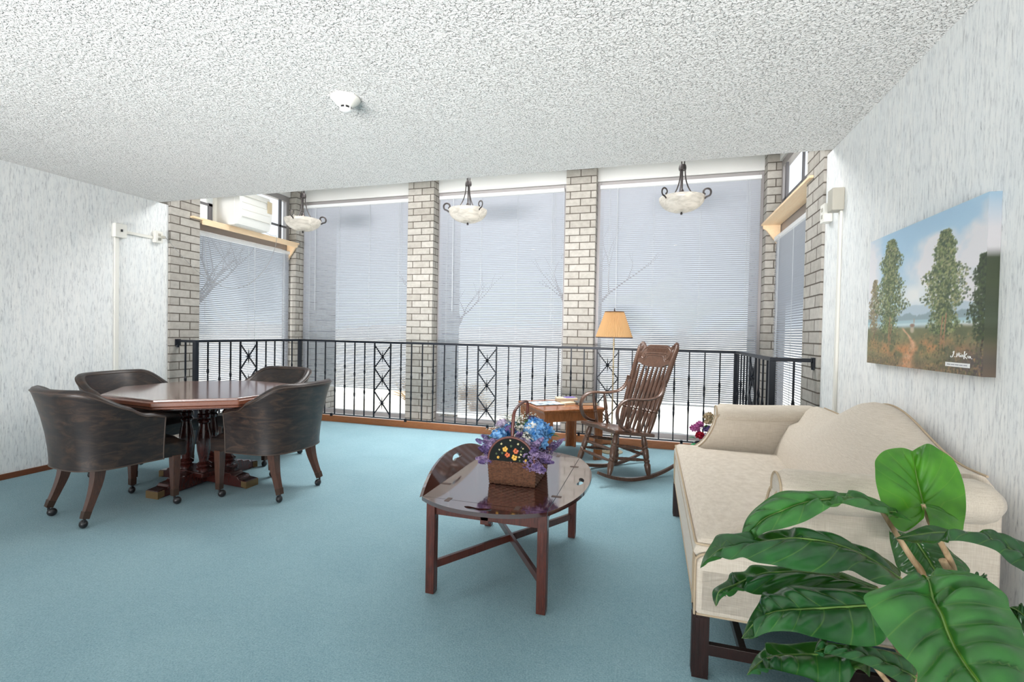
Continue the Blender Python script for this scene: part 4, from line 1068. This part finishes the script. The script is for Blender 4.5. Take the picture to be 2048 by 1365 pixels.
def floor_lamp():
    r = thing('floor_lamp', 'slim brass floor lamp with pleated tan shade behind the rocker', 'floor lamp', (-.375, 4.95, 0))
    MB().lathe([(.115, 0), (.115, .008), (.10, .014), (.02, .024), (.012, .045), (.0, .045)], n=36).build('base', 'pole', r, smooth=40)
    p = MB(); p.cyl((0, 0, .02), (0, 0, 1.20), .0075, n=12)
    for z in (.40, .80, 1.10): p.lathe([(.008, z-.012), (.012, z), (.008, z+.012)], n=12)
    p.build('pole', 'pole', r, smooth=50)
    q = MB(); q.lathe([(.0, .86), (.045, .868), (.048, .872), (.0, .876)], n=24); q.build('tray_disc', 'pole', r, smooth=40)
    s = MB(); K = 64; rows = []
    for z, R in ((1.172, .182), (1.30, .138), (1.432, .092)):
        rows.append([V((R+(.004 if k % 2 else -.003))*math.cos(2*PI*k/(2*K)), (R+(.004 if k % 2 else -.003))*math.sin(2*PI*k/(2*K)), z) for k in range(2*K)])
    s.grid(rows, close_v=True); s.build('lamp_shade', 'shade', r, recalc=True)
    t = MB()
    for z, R in ((1.172, .183), (1.432, .093)): t.tube([V(R*math.cos(a), R*math.sin(a), z) for a in np.linspace(0, 2*PI, 49)], .0045, 6, cap=False)
    t.build('shade_trim', 'shadetrim', r, smooth=60)
    f = MB(); f.lathe([(.0, 1.47), (.006, 1.462), (.004, 1.452), (.008, 1.445), (.004, 1.43)], n=10); f.cyl((0, 0, 1.18), (0, 0, 1.44), .003, n=6); f.tube([V(-.09, 0, 1.43), V(.09, 0, 1.43)], .002, 4); f.lathe([(.0, 1.185), (.016, 1.19), (.016, 1.24), (.0, 1.245)], n=12); f.build('harp_and_finial', 'bronze', r, smooth=40)
floor_lamp()
tag(MB().tube(cr([(-.36, 5.06, .006), (-.42, 5.10, .006), (-.52, 5.04, .006), (-.60, 5.12, .006), (-.52, 5.2, .006), (-.44, 5.245, .006)], 40), .004, 6).build('lamp_cord', 'darkplastic', smooth=60), 'dark lamp cord looping on the carpet behind the end table', 'cord')

# ================================================================ FLOWER POT BY THE KERB
def flower_pot():
    L = V(.53, 5.10, 0); r = thing('flower_pot', 'dark pot of pink and red artificial flowers by the kerb', 'flower pot', L)
    MB().lathe([(.0, 0), (.075, 0), (.085, .02), (.105, .10), (.11, .13), (.10, .135), (.095, .12), (.0, .118)], n=28).build('pot', 'darkpot', r, smooth=40)
    S = MB()
    for a, b in (((0, 0, .11), (-.09, -.02, .27)), ((.01, 0, .11), (-.03, -.05, .22)), ((0, 0, .11), (.06, 0, .40)), ((0, 0, .11), (.05, -.05, .2)), ((0, 0, .11), (.1, 0, .32))): S.tube([a, b], .003, 5)
    S.build('stems', 'stem', r)
    hydrangea('pink_blossom', 'pink', (-.10, -.02, .275), .036, 22, .026, 1, r); hydrangea('pink_blossom', 'pink', (-.055, .0, .315), .028, 16, .022, 2, r)
    hydrangea('red_blossom', 'red', (-.055, -.06, .215), .032, 20, .026, 3, r); hydrangea('tan_blossom', 'tan', (.03, .02, .395), .038, 22, .025, 4, r); hydrangea('tan_blossom', 'tan', (.03, .0, .35), .03, 16, .022, 5, r)
    hydrangea('pale_lilac_blossom', 'palelilac', (.02, -.06, .19), .05, 26, .032, 6, r); hydrangea('violet_blossom', 'violet', (.025, -.03, .275), .038, 20, .024, 7, r); hydrangea('pale_lilac_blossom', 'palelilac', (.09, -.03, .25), .04, 20, .026, 8, r)
    leaves('leaf', 'brightleaf', [((-.07, -.04, .13), (-.8, -.5, -.3), .11, .025), ((-.08, -.02, .12), (-.6, -.4, -.8), .10, .025), ((-.03, -.09, .12), (-.3, -.8, -.5), .09, .022), ((-.08, .02, .16), (-1, 0, .2), .08, .02)], r)
    leaves('leaf', 'fleaf', [((.07, 0, .28), (.5, -.2, .6), .09, .03), ((.05, .02, .24), (.9, 0, .5), .09, .03), ((-.03, .0, .24), (-.4, 0, .9), .08, .02), ((.0, -.04, .28), (.1, -.4, .9), .06, .02)], r)
    spray('white_sprig', 'white', (.08, .03, .33), .12, 40, 9, r)
flower_pot()

# ================================================================ PAINTING
def paint_pixels(W, H):
    rs = np.random.RandomState(11); R2 = random.Random(4)
    yy, xx = np.mgrid[0:H, 0:W]; u = xx/(W-1); v = yy/(H-1)       # v up
    def vn(sx, sy):
        g = rs.rand(sy+2, sx+2); fx = u*sx; fy = v*sy; ix = fx.astype(int); iy = fy.astype(int); tx = fx-ix; ty = fy-iy; tx = tx*tx*(3-2*tx); ty = ty*ty*(3-2*ty)
        return g[iy, ix]*(1-tx)*(1-ty)+g[iy, ix+1]*tx*(1-ty)+g[iy+1, ix]*(1-tx)*ty+g[iy+1, ix+1]*tx*ty
    def fbm(sx, sy, o=4):
        a = 0; w = 1; t = 0
        for i in range(o): a = a+w*vn(sx*2**i, sy*2**i); t += w; w *= .5
        return a/t
    def lerp(a, b, t): return a*(1-t[..., None])+b*t[..., None]
    C = lambda *c: np.array(c, float)
    n = fbm(3, 3, 5)
    img = lerp(C(176, 208, 230)*np.ones((H, W, 3)), C(226, 234, 238)*np.ones((H, W, 3)), np.clip((.9-v)*1.2, 0, 1))
    img = lerp(img, C(244, 236, 236)*np.ones((H, W, 3)), np.clip((n-.42)*4.5, 0, .85))
    img = lerp(img, C(166, 200, 226)*np.ones((H, W, 3)), np.clip((.42-n)*4, 0, .6))
    cl = np.exp(-(((u-.45)/.16)**2+((v-.50)/.09)**2)); img = lerp(img, C(248, 246, 242)*np.ones((H, W, 3)), np.clip(cl*1.2*(.5+n), 0, .9))
    # hills, far trees, lake
    def band(lo, hi, col, amp, s, soft=.008):
        nonlocal img
        e = hi+amp*(fbm(s, 1, 4)-.5); m = np.clip((e-v)/soft, 0, 1)*np.clip((v-lo)/soft, 0, 1); img = lerp(img, C(*col)*np.ones((H, W, 3)), m*.9)
    band(.3, .43, (190, 206, 216), .06, 5); band(.3, .375, (150, 170, 176), .06, 22); band(.3, .335, (176, 206, 212), .004, 3); band(.29, .315, (206, 226, 228), .004, 3)
    band(0, .285, (118, 124, 92), .05, 6, .02)
    g = fbm(14, 14, 4)
    m = np.clip((.30-v)/.03, 0, 1); img = lerp(img, lerp(C(84, 92, 66)*np.ones((H, W, 3)), C(164, 156, 112)*np.ones((H, W, 3)), g), m*.8)
    # path and orange bank
    ob = np.exp(-((v-.135-.03*np.cos(u*9))/.05)**2)*np.clip((g-.30)*3, 0, 1); img = lerp(img, C(210, 144, 98)*np.ones((H, W, 3)), np.clip(ob*1.1, 0, .8)*np.clip(1.25-np.abs(u-.5)*1.6, 0, 1))
    pc = .44+.10*np.sin(v*16-.5)*np.clip(v*4, 0, 1)+.35*np.clip(v-.2, 0, 1)
    pth = np.exp(-((u-pc)/(.010+.26*np.clip(.22-v, 0, 1)))**2)*np.clip((.285-v)/.02, 0, 1)
    dk = np.clip((.10-v)/.1, 0, 1); img = lerp(img, lerp(C(84, 72, 62)*np.ones((H, W, 3)), C(164, 128, 100)*np.ones((H, W, 3)), fbm(30, 22, 3)), dk*.85)
    img = lerp(img, lerp(C(214, 138, 92)*np.ones((H, W, 3)), C(238, 206, 178)*np.ones((H, W, 3)), fbm(26, 40, 3)), np.clip(pth, 0, .85))
    rk = np.clip((u-.70)/.25, 0, 1)*np.clip((.20-v)/.1, 0, 1); img = lerp(img, C(84, 74, 78)*np.ones((H, W, 3)), rk*.8)
    def dab(cx, cy, rx, ry, col, al):
        x0, x1 = int(max((cx-rx)*W, 0)), int(min((cx+rx)*W+2, W)); y0, y1 = int(max((cy-ry)*H, 0)), int(min((cy+ry)*H+2, H))
        if x1 <= x0 or y1 <= y0: return
        q = ((u[y0:y1, x0:x1]-cx)/rx)**2+((v[y0:y1, x0:x1]-cy)/ry)**2; a = (np.clip(1-q, 0, 1)**.5*al)[..., None]
        img[y0:y1, x0:x1] = img[y0:y1, x0:x1]*(1-a)+np.array(col, float)*a
    # cottage
    dab(.485, .265, .022, .026, (206, 190, 170), .9); dab(.485, .295, .025, .014, (150, 112, 92), .9); dab(.50, .325, .006, .02, (188, 160, 140), .8)
    def tree(cx, base, top, w, cols, nd, trunk):
        for i in range(60):
            t = i/60; dab(cx+.01*math.sin(t*5), base+(top-base)*.55*t, .005, .02, trunk, .8)
        for i in range(nd):
            t = R2.random()**.85; y = base+.10*(top-base)+(top-base)*.92*t; env = w*(math.sin(PI*min(t**.8*.80+.14, 1))**.9)*(.8+.3*math.sin(t*19+cx*9)*math.sin(t*7))
            q_ = R2.gauss(0, .55); q_ = q_ if abs(q_) < 1.25 else R2.uniform(-1, 1); x = cx+q_*env; lit = (R2.random() < .45)
            c = R2.choice(cols[1] if lit else cols[0]); dab(x, y, R2.uniform(.004, .012), R2.uniform(.004, .012), c, R2.uniform(.5, .95))
    gr = ([(78, 92, 62), (94, 106, 70), (70, 86, 66)], [(140, 150, 100), (164, 164, 112), (176, 170, 130), (122, 140, 90)])
    br = ([(120, 112, 88), (132, 118, 94)], [(176, 156, 124), (164, 150, 116), (150, 156, 120)])
    tree(.075, .20, .66, .085, br, 900, (120, 100, 80)); tree(.25, .17, .93, .165, gr, 4200, (160, 120, 90)); tree(.73, .16, .86, .16, gr, 4200, (170, 120, 86)); tree(.985, .15, .66, .09, ([(46, 58, 42), (60, 72, 48)], [(84, 98, 60), (70, 84, 54)]), 1300, (60, 50, 40))
    for cx_, b_, t_ in ((.25, .16, .36), (.268, .16, .30), (.72, .15, .34), (.745, .15, .36)):
        for i in range(50): dab(cx_+(i/50)**2*.012, b_+(t_-b_)*i/50, .0045, .014, (196, 150, 118) if i % 3 else (120, 84, 64), .8)
    for i in range(1600):
        x, y = R2.random(), R2.random()**1.4*.24; c = R2.choice([(96, 104, 70), (130, 122, 84), (70, 70, 54), (186, 150, 104), (150, 128, 100)]); dab(x, y, R2.uniform(.003, .010), R2.uniform(.003, .012), c, .5 if abs(x-.47) > .10 else .18)
    return np.clip(img/255, 0, 1)
def painting():
    y0, y1, z0, z1, xf, xw = 1.960, 2.850, 1.083, 1.697, 1.056, 1.0915
    r = thing('landscape_painting', 'unframed landscape canvas of trees by a lake on right wall', 'painting', (xw, (y0+y1)/2, (z0+z1)/2))
    L = dict(loc=(-xw, -(y0+y1)/2, -(z0+z1)/2))
    W, H = 340, 234; img = paint_pixels(W, H)
    me = bpy.data.meshes.new('canvas'); vs, cols, fs = [], [], []
    lin = np.where(img <= .04045, img/12.92, ((img+.055)/1.055)**2.4)
    # u=0 at far end (y1), wraps 0.035 m round the near edge
    for j in range(H):
        for i in range(W):
            vs.append((xf, y1-(y1-y0)*i/(W-1), z0+(z1-z0)*j/(H-1))); cols.append(tuple(lin[j, i])+(1,))
    for j in range(H-1):
        for i in range(W-1): a = j*W+i; fs.append((a, a+1, a+W+1, a+W))
    n0 = len(vs)
    for j in range(H):      # near edge wrap, its shade painted in by darkening the edge colours
        c = tuple(lin[max(0, j-6):j+7, W-14:].mean((0, 1))*.48)+(1,); z = z0+(z1-z0)*j/(H-1)
        vs += [(xf, y0, z), (xw, y0, z)]; cols += [c, c]
    for j in range(H-1): a = n0+2*j; fs.append((a, a+1, a+3, a+2))
    n1 = len(vs)
    for jj, zz in ((0, z0), (H-1, z1)):
        s = len(vs)
        for i in range(W):
            c = tuple(lin[jj, i])+(1,); y = y1-(y1-y0)*i/(W-1); vs += [(xf, y, zz), (xw, y, zz)]; cols += [c, c]
        for i in range(W-1): a = s+2*i; fs.append((a, a+1, a+3, a+2))
    s = len(vs)
    for j in (0, H-1):
        c = tuple(lin[j, 0])+(1,); z = z0+(z1-z0)*j/(H-1); vs += [(xf, y1, z), (xw, y1, z)]; cols += [c, c]
    fs.append((s, s+1, s+3, s+2))
    me.from_pydata(vs, [], fs); at = me.color_attributes.new('paint', 'FLOAT_COLOR', 'POINT'); at.data.foreach_set('color', np.array(cols, dtype=np.float32).ravel())
    me.materials.append(M['paint']); o = bpy.data.objects.new('canvas', me); COL.objects.link(o); o.parent = r; o.location = L['loc']
    # signature strokes and paper strip in the lower near corner
    def at_(u, v): return V(xf-.0012, y1-(y1-y0)*u, z0+(z1-z0)*v)
    S = [[(.815, .125), (.822, .132), (.820, .118), (.812, .098), (.803, .095), (.800, .103)], [(.829, .099), (.830, .100)],
         [(.840, .098), (.844, .122), (.850, .106), (.856, .124), (.860, .100)], [(.866, .100), (.867, .113)], [(.867, .120), (.868, .122)], [(.873, .100), (.876, .114), (.881, .112), (.882, .100)],
         [(.888, .090), (.892, .134)], [(.905, .122), (.892, .106), (.906, .092)], [(.912, .098), (.913, .110)], [(.919, .096), (.922, .108), (.927, .106), (.928, .096)], [(.936, .094), (.9365, .095)]]
    m_ = MB()
    for q in S: m_.tube([at_(*p) for p in q], .0015, 4)
    m_.build('signature', 'ink', r, **L)
    def pr(u, v): return at_(u, v)
    t = MB(); a = pr(.765, .065); b = pr(.925, .040); t.bx(xf-.0015, xf-.0003, b.y, a.y, b.z, a.z); tg = t.build('caption_strip', 'paper', r, **L)
    d = MB()
    for i in range(34):
        if i % 7 == 6: continue
        u = .780+i*.0039; p = pr(u, .0525); d.bx(xf-.0019, xf-.0014, p.y-.0011, p.y+.0011, p.z-.0018, p.z+.0018)
    d.build('caption_print', 'inkgrey', tg, **L)
painting()

# ================================================================ LARGE LEAF PLANT
def plant():
    L = V(.66, 1.28, 0)
    r = thing('potted_plant', 'large green leafy artificial plant in front of the sofa', 'plant', L)
    k = dict(loc=-L)
    Z5 = (1300, 760, 2.2567); Z2 = (1360, 1000, 3.739); Z3 = (1700, 860, 2.704)
    def pts(Z, lst, d0, d1):
        out = []; n = len(lst)
        for i, p in enumerate(lst):
            d = d0+(d1-d0)*i/max(n-1, 1) if len(p) == 2 else p[2]
            out.append(ray(Z[0]+p[0]/Z[2], Z[1]+p[1]/Z[2], d))
        return out
    def half(m_, mid, edge, U, rip, rows=64, cols=10, sgn=1):
        A = cr(mid, rows); B = cr(edge, rows); G = []; lay = []
        for i in range(rows):
            t = i/(rows-1); row = []; a, b = A[i], B[i]; w = (b-a); t3 = (A[min(i+1, rows-1)]-A[max(i-1, 0)])
            nr = t3.cross(w); nr = nr.normalized()*sgn if nr.length > 1e-9 else V(0, 0, 1)
            if nr.dot(-CF) < 0: nr = -nr
            for j in range(cols):
                s = j/(cols-1); ph = (t*8.0-s*1.1); f = ph-math.floor(ph)
                bulge = (math.sin(PI*f))**.6*rip*math.sin(PI*min(s*1.15, 1))**.8*min(1, t*8)*min(1, (1-t)*6)
                row.append(a+w*s+nr*(bulge+.10*w.length*math.sin(PI*s)*.5))
            G.append(row)
        V0 = [[m_._v(p) for p in row] for row in G]
        uvl = m_.bm.loops.layers.uv.verify()
        for i in range(rows-1):
            for j in range(cols-1):
                f = m_.face([V0[i][j], V0[i+1][j], V0[i+1][j+1], V0[i][j+1]])
                if f:
                    for lp, (ii, jj) in zip(f.loops, ((i, j), (i+1, j), (i+1, j+1), (i, j+1))): lp[uvl].uv = (jj/(cols-1), ii/(rows-1))
    def leaf(Z, mid, up, lo, dm, du, dl, rip=.014, mat='leaf', lab=None):
        m_ = MB(); A = pts(Z, mid, *dm); tip = A[-1]
        B = pts(Z, up, *du); Cc = pts(Z, lo, *dl); B[-1] = tip; Cc[-1] = tip
        half(m_, A, B, 1, rip); half(m_, A, Cc, 1, rip)
        bmesh.ops.remove_doubles(m_.bm, verts=m_.bm.verts, dist=2e-4)
        md = MB(); md.tube(cr(A, 40), [.0032*(1-.8*i/39) for i in range(40)], 6)
        o = m_.build('leaf', mat, r, smooth=180, uv=False, recalc=False, **k)
        md.build('midrib', 'midrib', o, smooth=60, **k)
    M['midrib'] = Mat('leaf_midrib', (96, 128, 62), 0.45).m
    # upright heart-shaped leaf
    leaf(Z3, [(395, 405), (396, 404), (394, 400), (385, 365), (365, 280), (348, 190), (338, 115)],
         [(400, 480), (290, 552), (200, 470), (145, 310), (136, 215), (140, 160), (190, 112), (280, 98), (338, 108)],
         [(432, 520), (590, 560), (618, 500), (628, 400), (612, 280), (560, 165), (490, 112), (428, 76), (380, 90), (338, 112)], (1.22, 1.34), (1.20, 1.36), (1.20, 1.36), .010, 'leafbacklit')
    # arching leaf, upper left
    leaf(Z5, [(1110, 600), (1050, 590), (920, 535), (800, 540), (700, 555), (600, 590), (500, 640), (440, 720), (415, 762)],
         [(1150, 598), (1050, 565), (960, 520), (850, 510), (700, 503), (590, 505), (500, 560), (440, 620), (415, 690), (415, 762)],
         [(1185, 640), (1090, 612), (1000, 592), (930, 575), (850, 558), (790, 590), (700, 640), (600, 672), (520, 690), (450, 735), (415, 762)], (1.22, 1.10), (1.26, 1.13), (1.17, 1.08), .012, 'leafmid')
    leaf(Z2, [(1645, 590), (1400, 430), (1150, 330), (900, 290), (700, 300), (480, 340), (300, 370), (150, 512)],
         [(1640, 520), (1500, 420), (1280, 350), (1100, 265), (950, 230), (800, 222), (680, 235), (590, 262), (450, 256), (290, 260), (240, 320), (180, 420), (150, 512)],
         [(1640, 640), (1500, 635), (1380, 585), (1270, 530), (1130, 552), (900, 530), (700, 490), (560, 468), (470, 432), (380, 450), (270, 425), (200, 450), (150, 512)], (1.14, 1.06), (1.20, 1.10), (1.08, 1.02))
    leaf(Z2, [(1470, 665), (1200, 590), (950, 545), (680, 545), (540, 580), (400, 640), (290, 690), (268, 800)],
         [(1480, 650), (1350, 598), (1220, 545), (1180, 543), (900, 518), (820, 495), (690, 498), (540, 488), (480, 535), (380, 548), (350, 605), (252, 668), (245, 740), (268, 800)],
         [(1450, 700), (1200, 690), (1000, 676), (800, 690), (600, 712), (500, 690), (420, 652), (360, 692), (322, 692), (268, 800)], (1.16, 1.09), (1.22, 1.13), (1.12, 1.06))
    leaf(Z2, [(1420, 792), (1200, 805), (950, 820), (780, 830), (650, 860), (550, 930), (462, 1037)],
         [(1440, 680), (1250, 665), (1000, 655), (850, 634), (790, 640), (700, 702), (625, 690), (590, 770), (540, 850), (500, 930), (462, 1037)],
         [(1560, 1010), (1480, 1090), (1300, 1092), (1000, 1030), (850, 990), (680, 990), (560, 1032), (500, 1042), (462, 1037)], (1.05, 1.00), (1.10, 1.05), (.99, .97), .014)
    leaf(Z2, [(1420, 1200), (1150, 1160), (900, 1160), (750, 1165), (640, 1190), (560, 1250), (500, 1312)],
         [(1420, 1130), (1300, 1100), (1040, 1062), (800, 1080), (650, 1068), (630, 1110), (570, 1170), (530, 1240), (500, 1312)],
         [(1420, 1330), (1330, 1270), (1240, 1390), (1100, 1400), (960, 1335), (820, 1300), (740, 1280), (640, 1262), (560, 1270), (500, 1312)], (1.06, 1.00), (1.12, 1.04), (1.0, .98))
    leaf(Z2, [(1760, 1330), (1550, 1230), (1300, 1150), (1130, 1110), (1005, 1140)],
         [(1780, 1210), (1640, 1150), (1450, 1110), (1300, 1090), (1120, 1080), (1040, 1045), (1005, 1140)],
         [(1720, 1460), (1640, 1370), (1400, 1240), (1180, 1172), (1080, 1150), (1005, 1140)], (1.02, .98), (1.06, 1.0), (.98, .97))
    # big leaf lower right
    leaf(Z3, [(415, 805), (425, 815), (450, 920), (490, 1000), (540, 1130), (600, 1240), (690, 1365), (800, 1500)],
         [(395, 785), (300, 800), (180, 850), (76, 898), (110, 985), (190, 1110), (270, 1210), (360, 1300), (372, 1400), (520, 1480), (800, 1500)],
         [(440, 775), (470, 760), (560, 760), (700, 790), (840, 890), (865, 965), (920, 1050), (945, 1130), (1000, 1250), (1010, 1380), (800, 1500)], (.98, .72), (.96, .72), (1.00, .74), .016, 'leafmid')
    # dark leaf to the right
    leaf(Z3, [(1100, 760), (941, 690), (800, 610), (680, 570), (500, 555), (380, 565), (243, 588)],
         [(1120, 690), (941, 608), (800, 558), (720, 555), (560, 545), (430, 516), (330, 550), (243, 588)],
         [(1080, 860), (941, 768), (860, 720), (780, 650), (620, 605), (500, 603), (360, 600), (243, 588)], (1.02, 1.16), (1.06, 1.20), (.98, 1.12))
    leaf(Z3, [(215, 560), (300, 570), (350, 600), (400, 670), (450, 750), (500, 830)],
         [(212, 540), (216, 600), (235, 680), (260, 750), (330, 790), (500, 830)],
         [(250, 545), (360, 580), (480, 600), (560, 670), (630, 730), (640, 780), (500, 830)], (1.36, 1.28), (1.36, 1.28), (1.38, 1.30))
    leaf(Z3, [(990, 1080), (940, 1010), (900, 975), (862, 960)], [(1010, 1020), (960, 965), (900, 955), (862, 960)], [(960, 1150), (930, 1080), (890, 1005), (862, 960)], (1.0, 1.06), (1.02, 1.08), (.98, 1.05))
    leaf(Z3, [(700, 1000), (620, 900), (640, 840), (700, 800), (710, 790)], [(560, 900), (600, 840), (640, 800), (710, 790)], [(800, 950), (790, 880), (750, 820), (710, 790)], (1.12, 1.2), (1.12, 1.2), (1.12, 1.2))
    # stalks
    def stalk(lst, r0, r1, Z=Z3):
        P = [ray(Z[0]+a/Z[2], Z[1]+b/Z[2], d) for a, b, d in lst]
        B_ = V(.66, 1.28, .29); e = P[-1]; P += [e.lerp(B_, .2), e.lerp(B_, .45), e.lerp(B_, .72), B_]
        q = cr(P, 30); m_ = MB(); m_.tube(q, [r1+(r0-r1)*i/29 for i in range(30)], 8); m_.build('stalk', 'stalk', r, smooth=60, **k)
    stalk([(170, 440, 1.22), (235, 540, 1.22), (330, 690, 1.21), (390, 780, 1.20)], .014, .005)
    stalk([(395, 405, 1.22), (430, 500, 1.23), (490, 610, 1.24), (560, 760, 1.25)], .013, .0045)
    stalk([(500, 705, 1.25), (520, 740, 1.25), (560, 800, 1.25)], .012, .009)
    for pnt in ((1645, 590, 1.14), (1470, 665, 1.16), (1420, 792, 1.05), (1420, 1200, 1.06), (1760, 1330, 1.02)): stalk([pnt, (pnt[0]+120, pnt[1]+150, pnt[2]+.03)], .010, .005, Z2)
    stalk([(415, 805, .98), (450, 900, 1.06)], .010, .005); stalk([(1120, 765, 1.02), (1150, 1000, 1.06), (1120, 1300, 1.08)], .010, .005); stalk([(500, 830, 1.28), (520, 900, 1.27)], .010, .005)
    MB().lathe([(.0, 0), (.13, 0), (.14, .02), (.165, .26), (.17, .28), (.155, .285), (.15, .26), (.0, .258)], n=36).build('pot', 'darkpot', r, smooth=40, loc=(0, 0, 0))
    MB().lathe([(.0, .262), (.149, .262), (.0, .285)], n=24).build('soil', 'soil', r)
plant()

# ================================================================ LIGHT
w = bpy.data.worlds.new('sky'); SC.world = w; w.use_nodes = True; nt = w.node_tree
bg = nt.nodes['Background']; bg.inputs['Color'].default_value = (.88, .94, 1.0, 1); bg.inputs['Strength'].default_value = 1.38
sd = bpy.data.lights.new('sun', 'SUN'); sd.energy = 5; sd.angle = math.radians(1.5); sd.color = (1, .97, .93)
so = bpy.data.objects.new('sun', sd); COL.objects.link(so); d = V(.28, .36, -.89).normalized(); so.rotation_euler = d.to_track_quat('-Z', 'Y').to_euler()
def area(name, loc, sx, sy, e, col=(1, .98, .95), dr=(0, 0, -1)):
    a = bpy.data.lights.new(name, 'AREA'); a.shape = 'RECTANGLE'; a.size = sx; a.size_y = sy; a.energy = e; a.color = col
    o = bpy.data.objects.new(name, a); COL.objects.link(o); o.location = loc; o.rotation_euler = Vector(dr).to_track_quat('-Z', 'Y').to_euler(); return o
area('rear_fill', (-1.8, -3.9, 1.3), 5.6, 2.2, 15, (1, .98, .96), (0, 1, .12))  # added fill light behind the camera, no real source there
u_ = area('uplight_fill', (-1.6, -3.7, .3), 5.4, .6, 132, (1, .975, .965), (0, .92, .40)); u_.data.spread = math.radians(62)  # added unseen fill, brightens the ceiling from behind the camera
area('bay_fill', (-1.75, 4.2, 3.28), 4.1, .9, 115, (1, 1, 1), (0, -.58, -.81))  # added fill above the bay, stands in for window light
u_ = area('bay_fill', (-1.75, 4.8, 3.3), 4.4, .5, 42, (1, 1, 1), (0, -.05, -1)); u_.data.spread = math.radians(76)  # second added fill over the bay, brightens the carpet by the windows
SC.view_settings.view_transform = 'Standard'; SC.view_settings.look = 'None'; SC.view_settings.gamma = 1; SC.view_settings.use_curve_mapping = False
SC.view_settings.exposure = 0.18
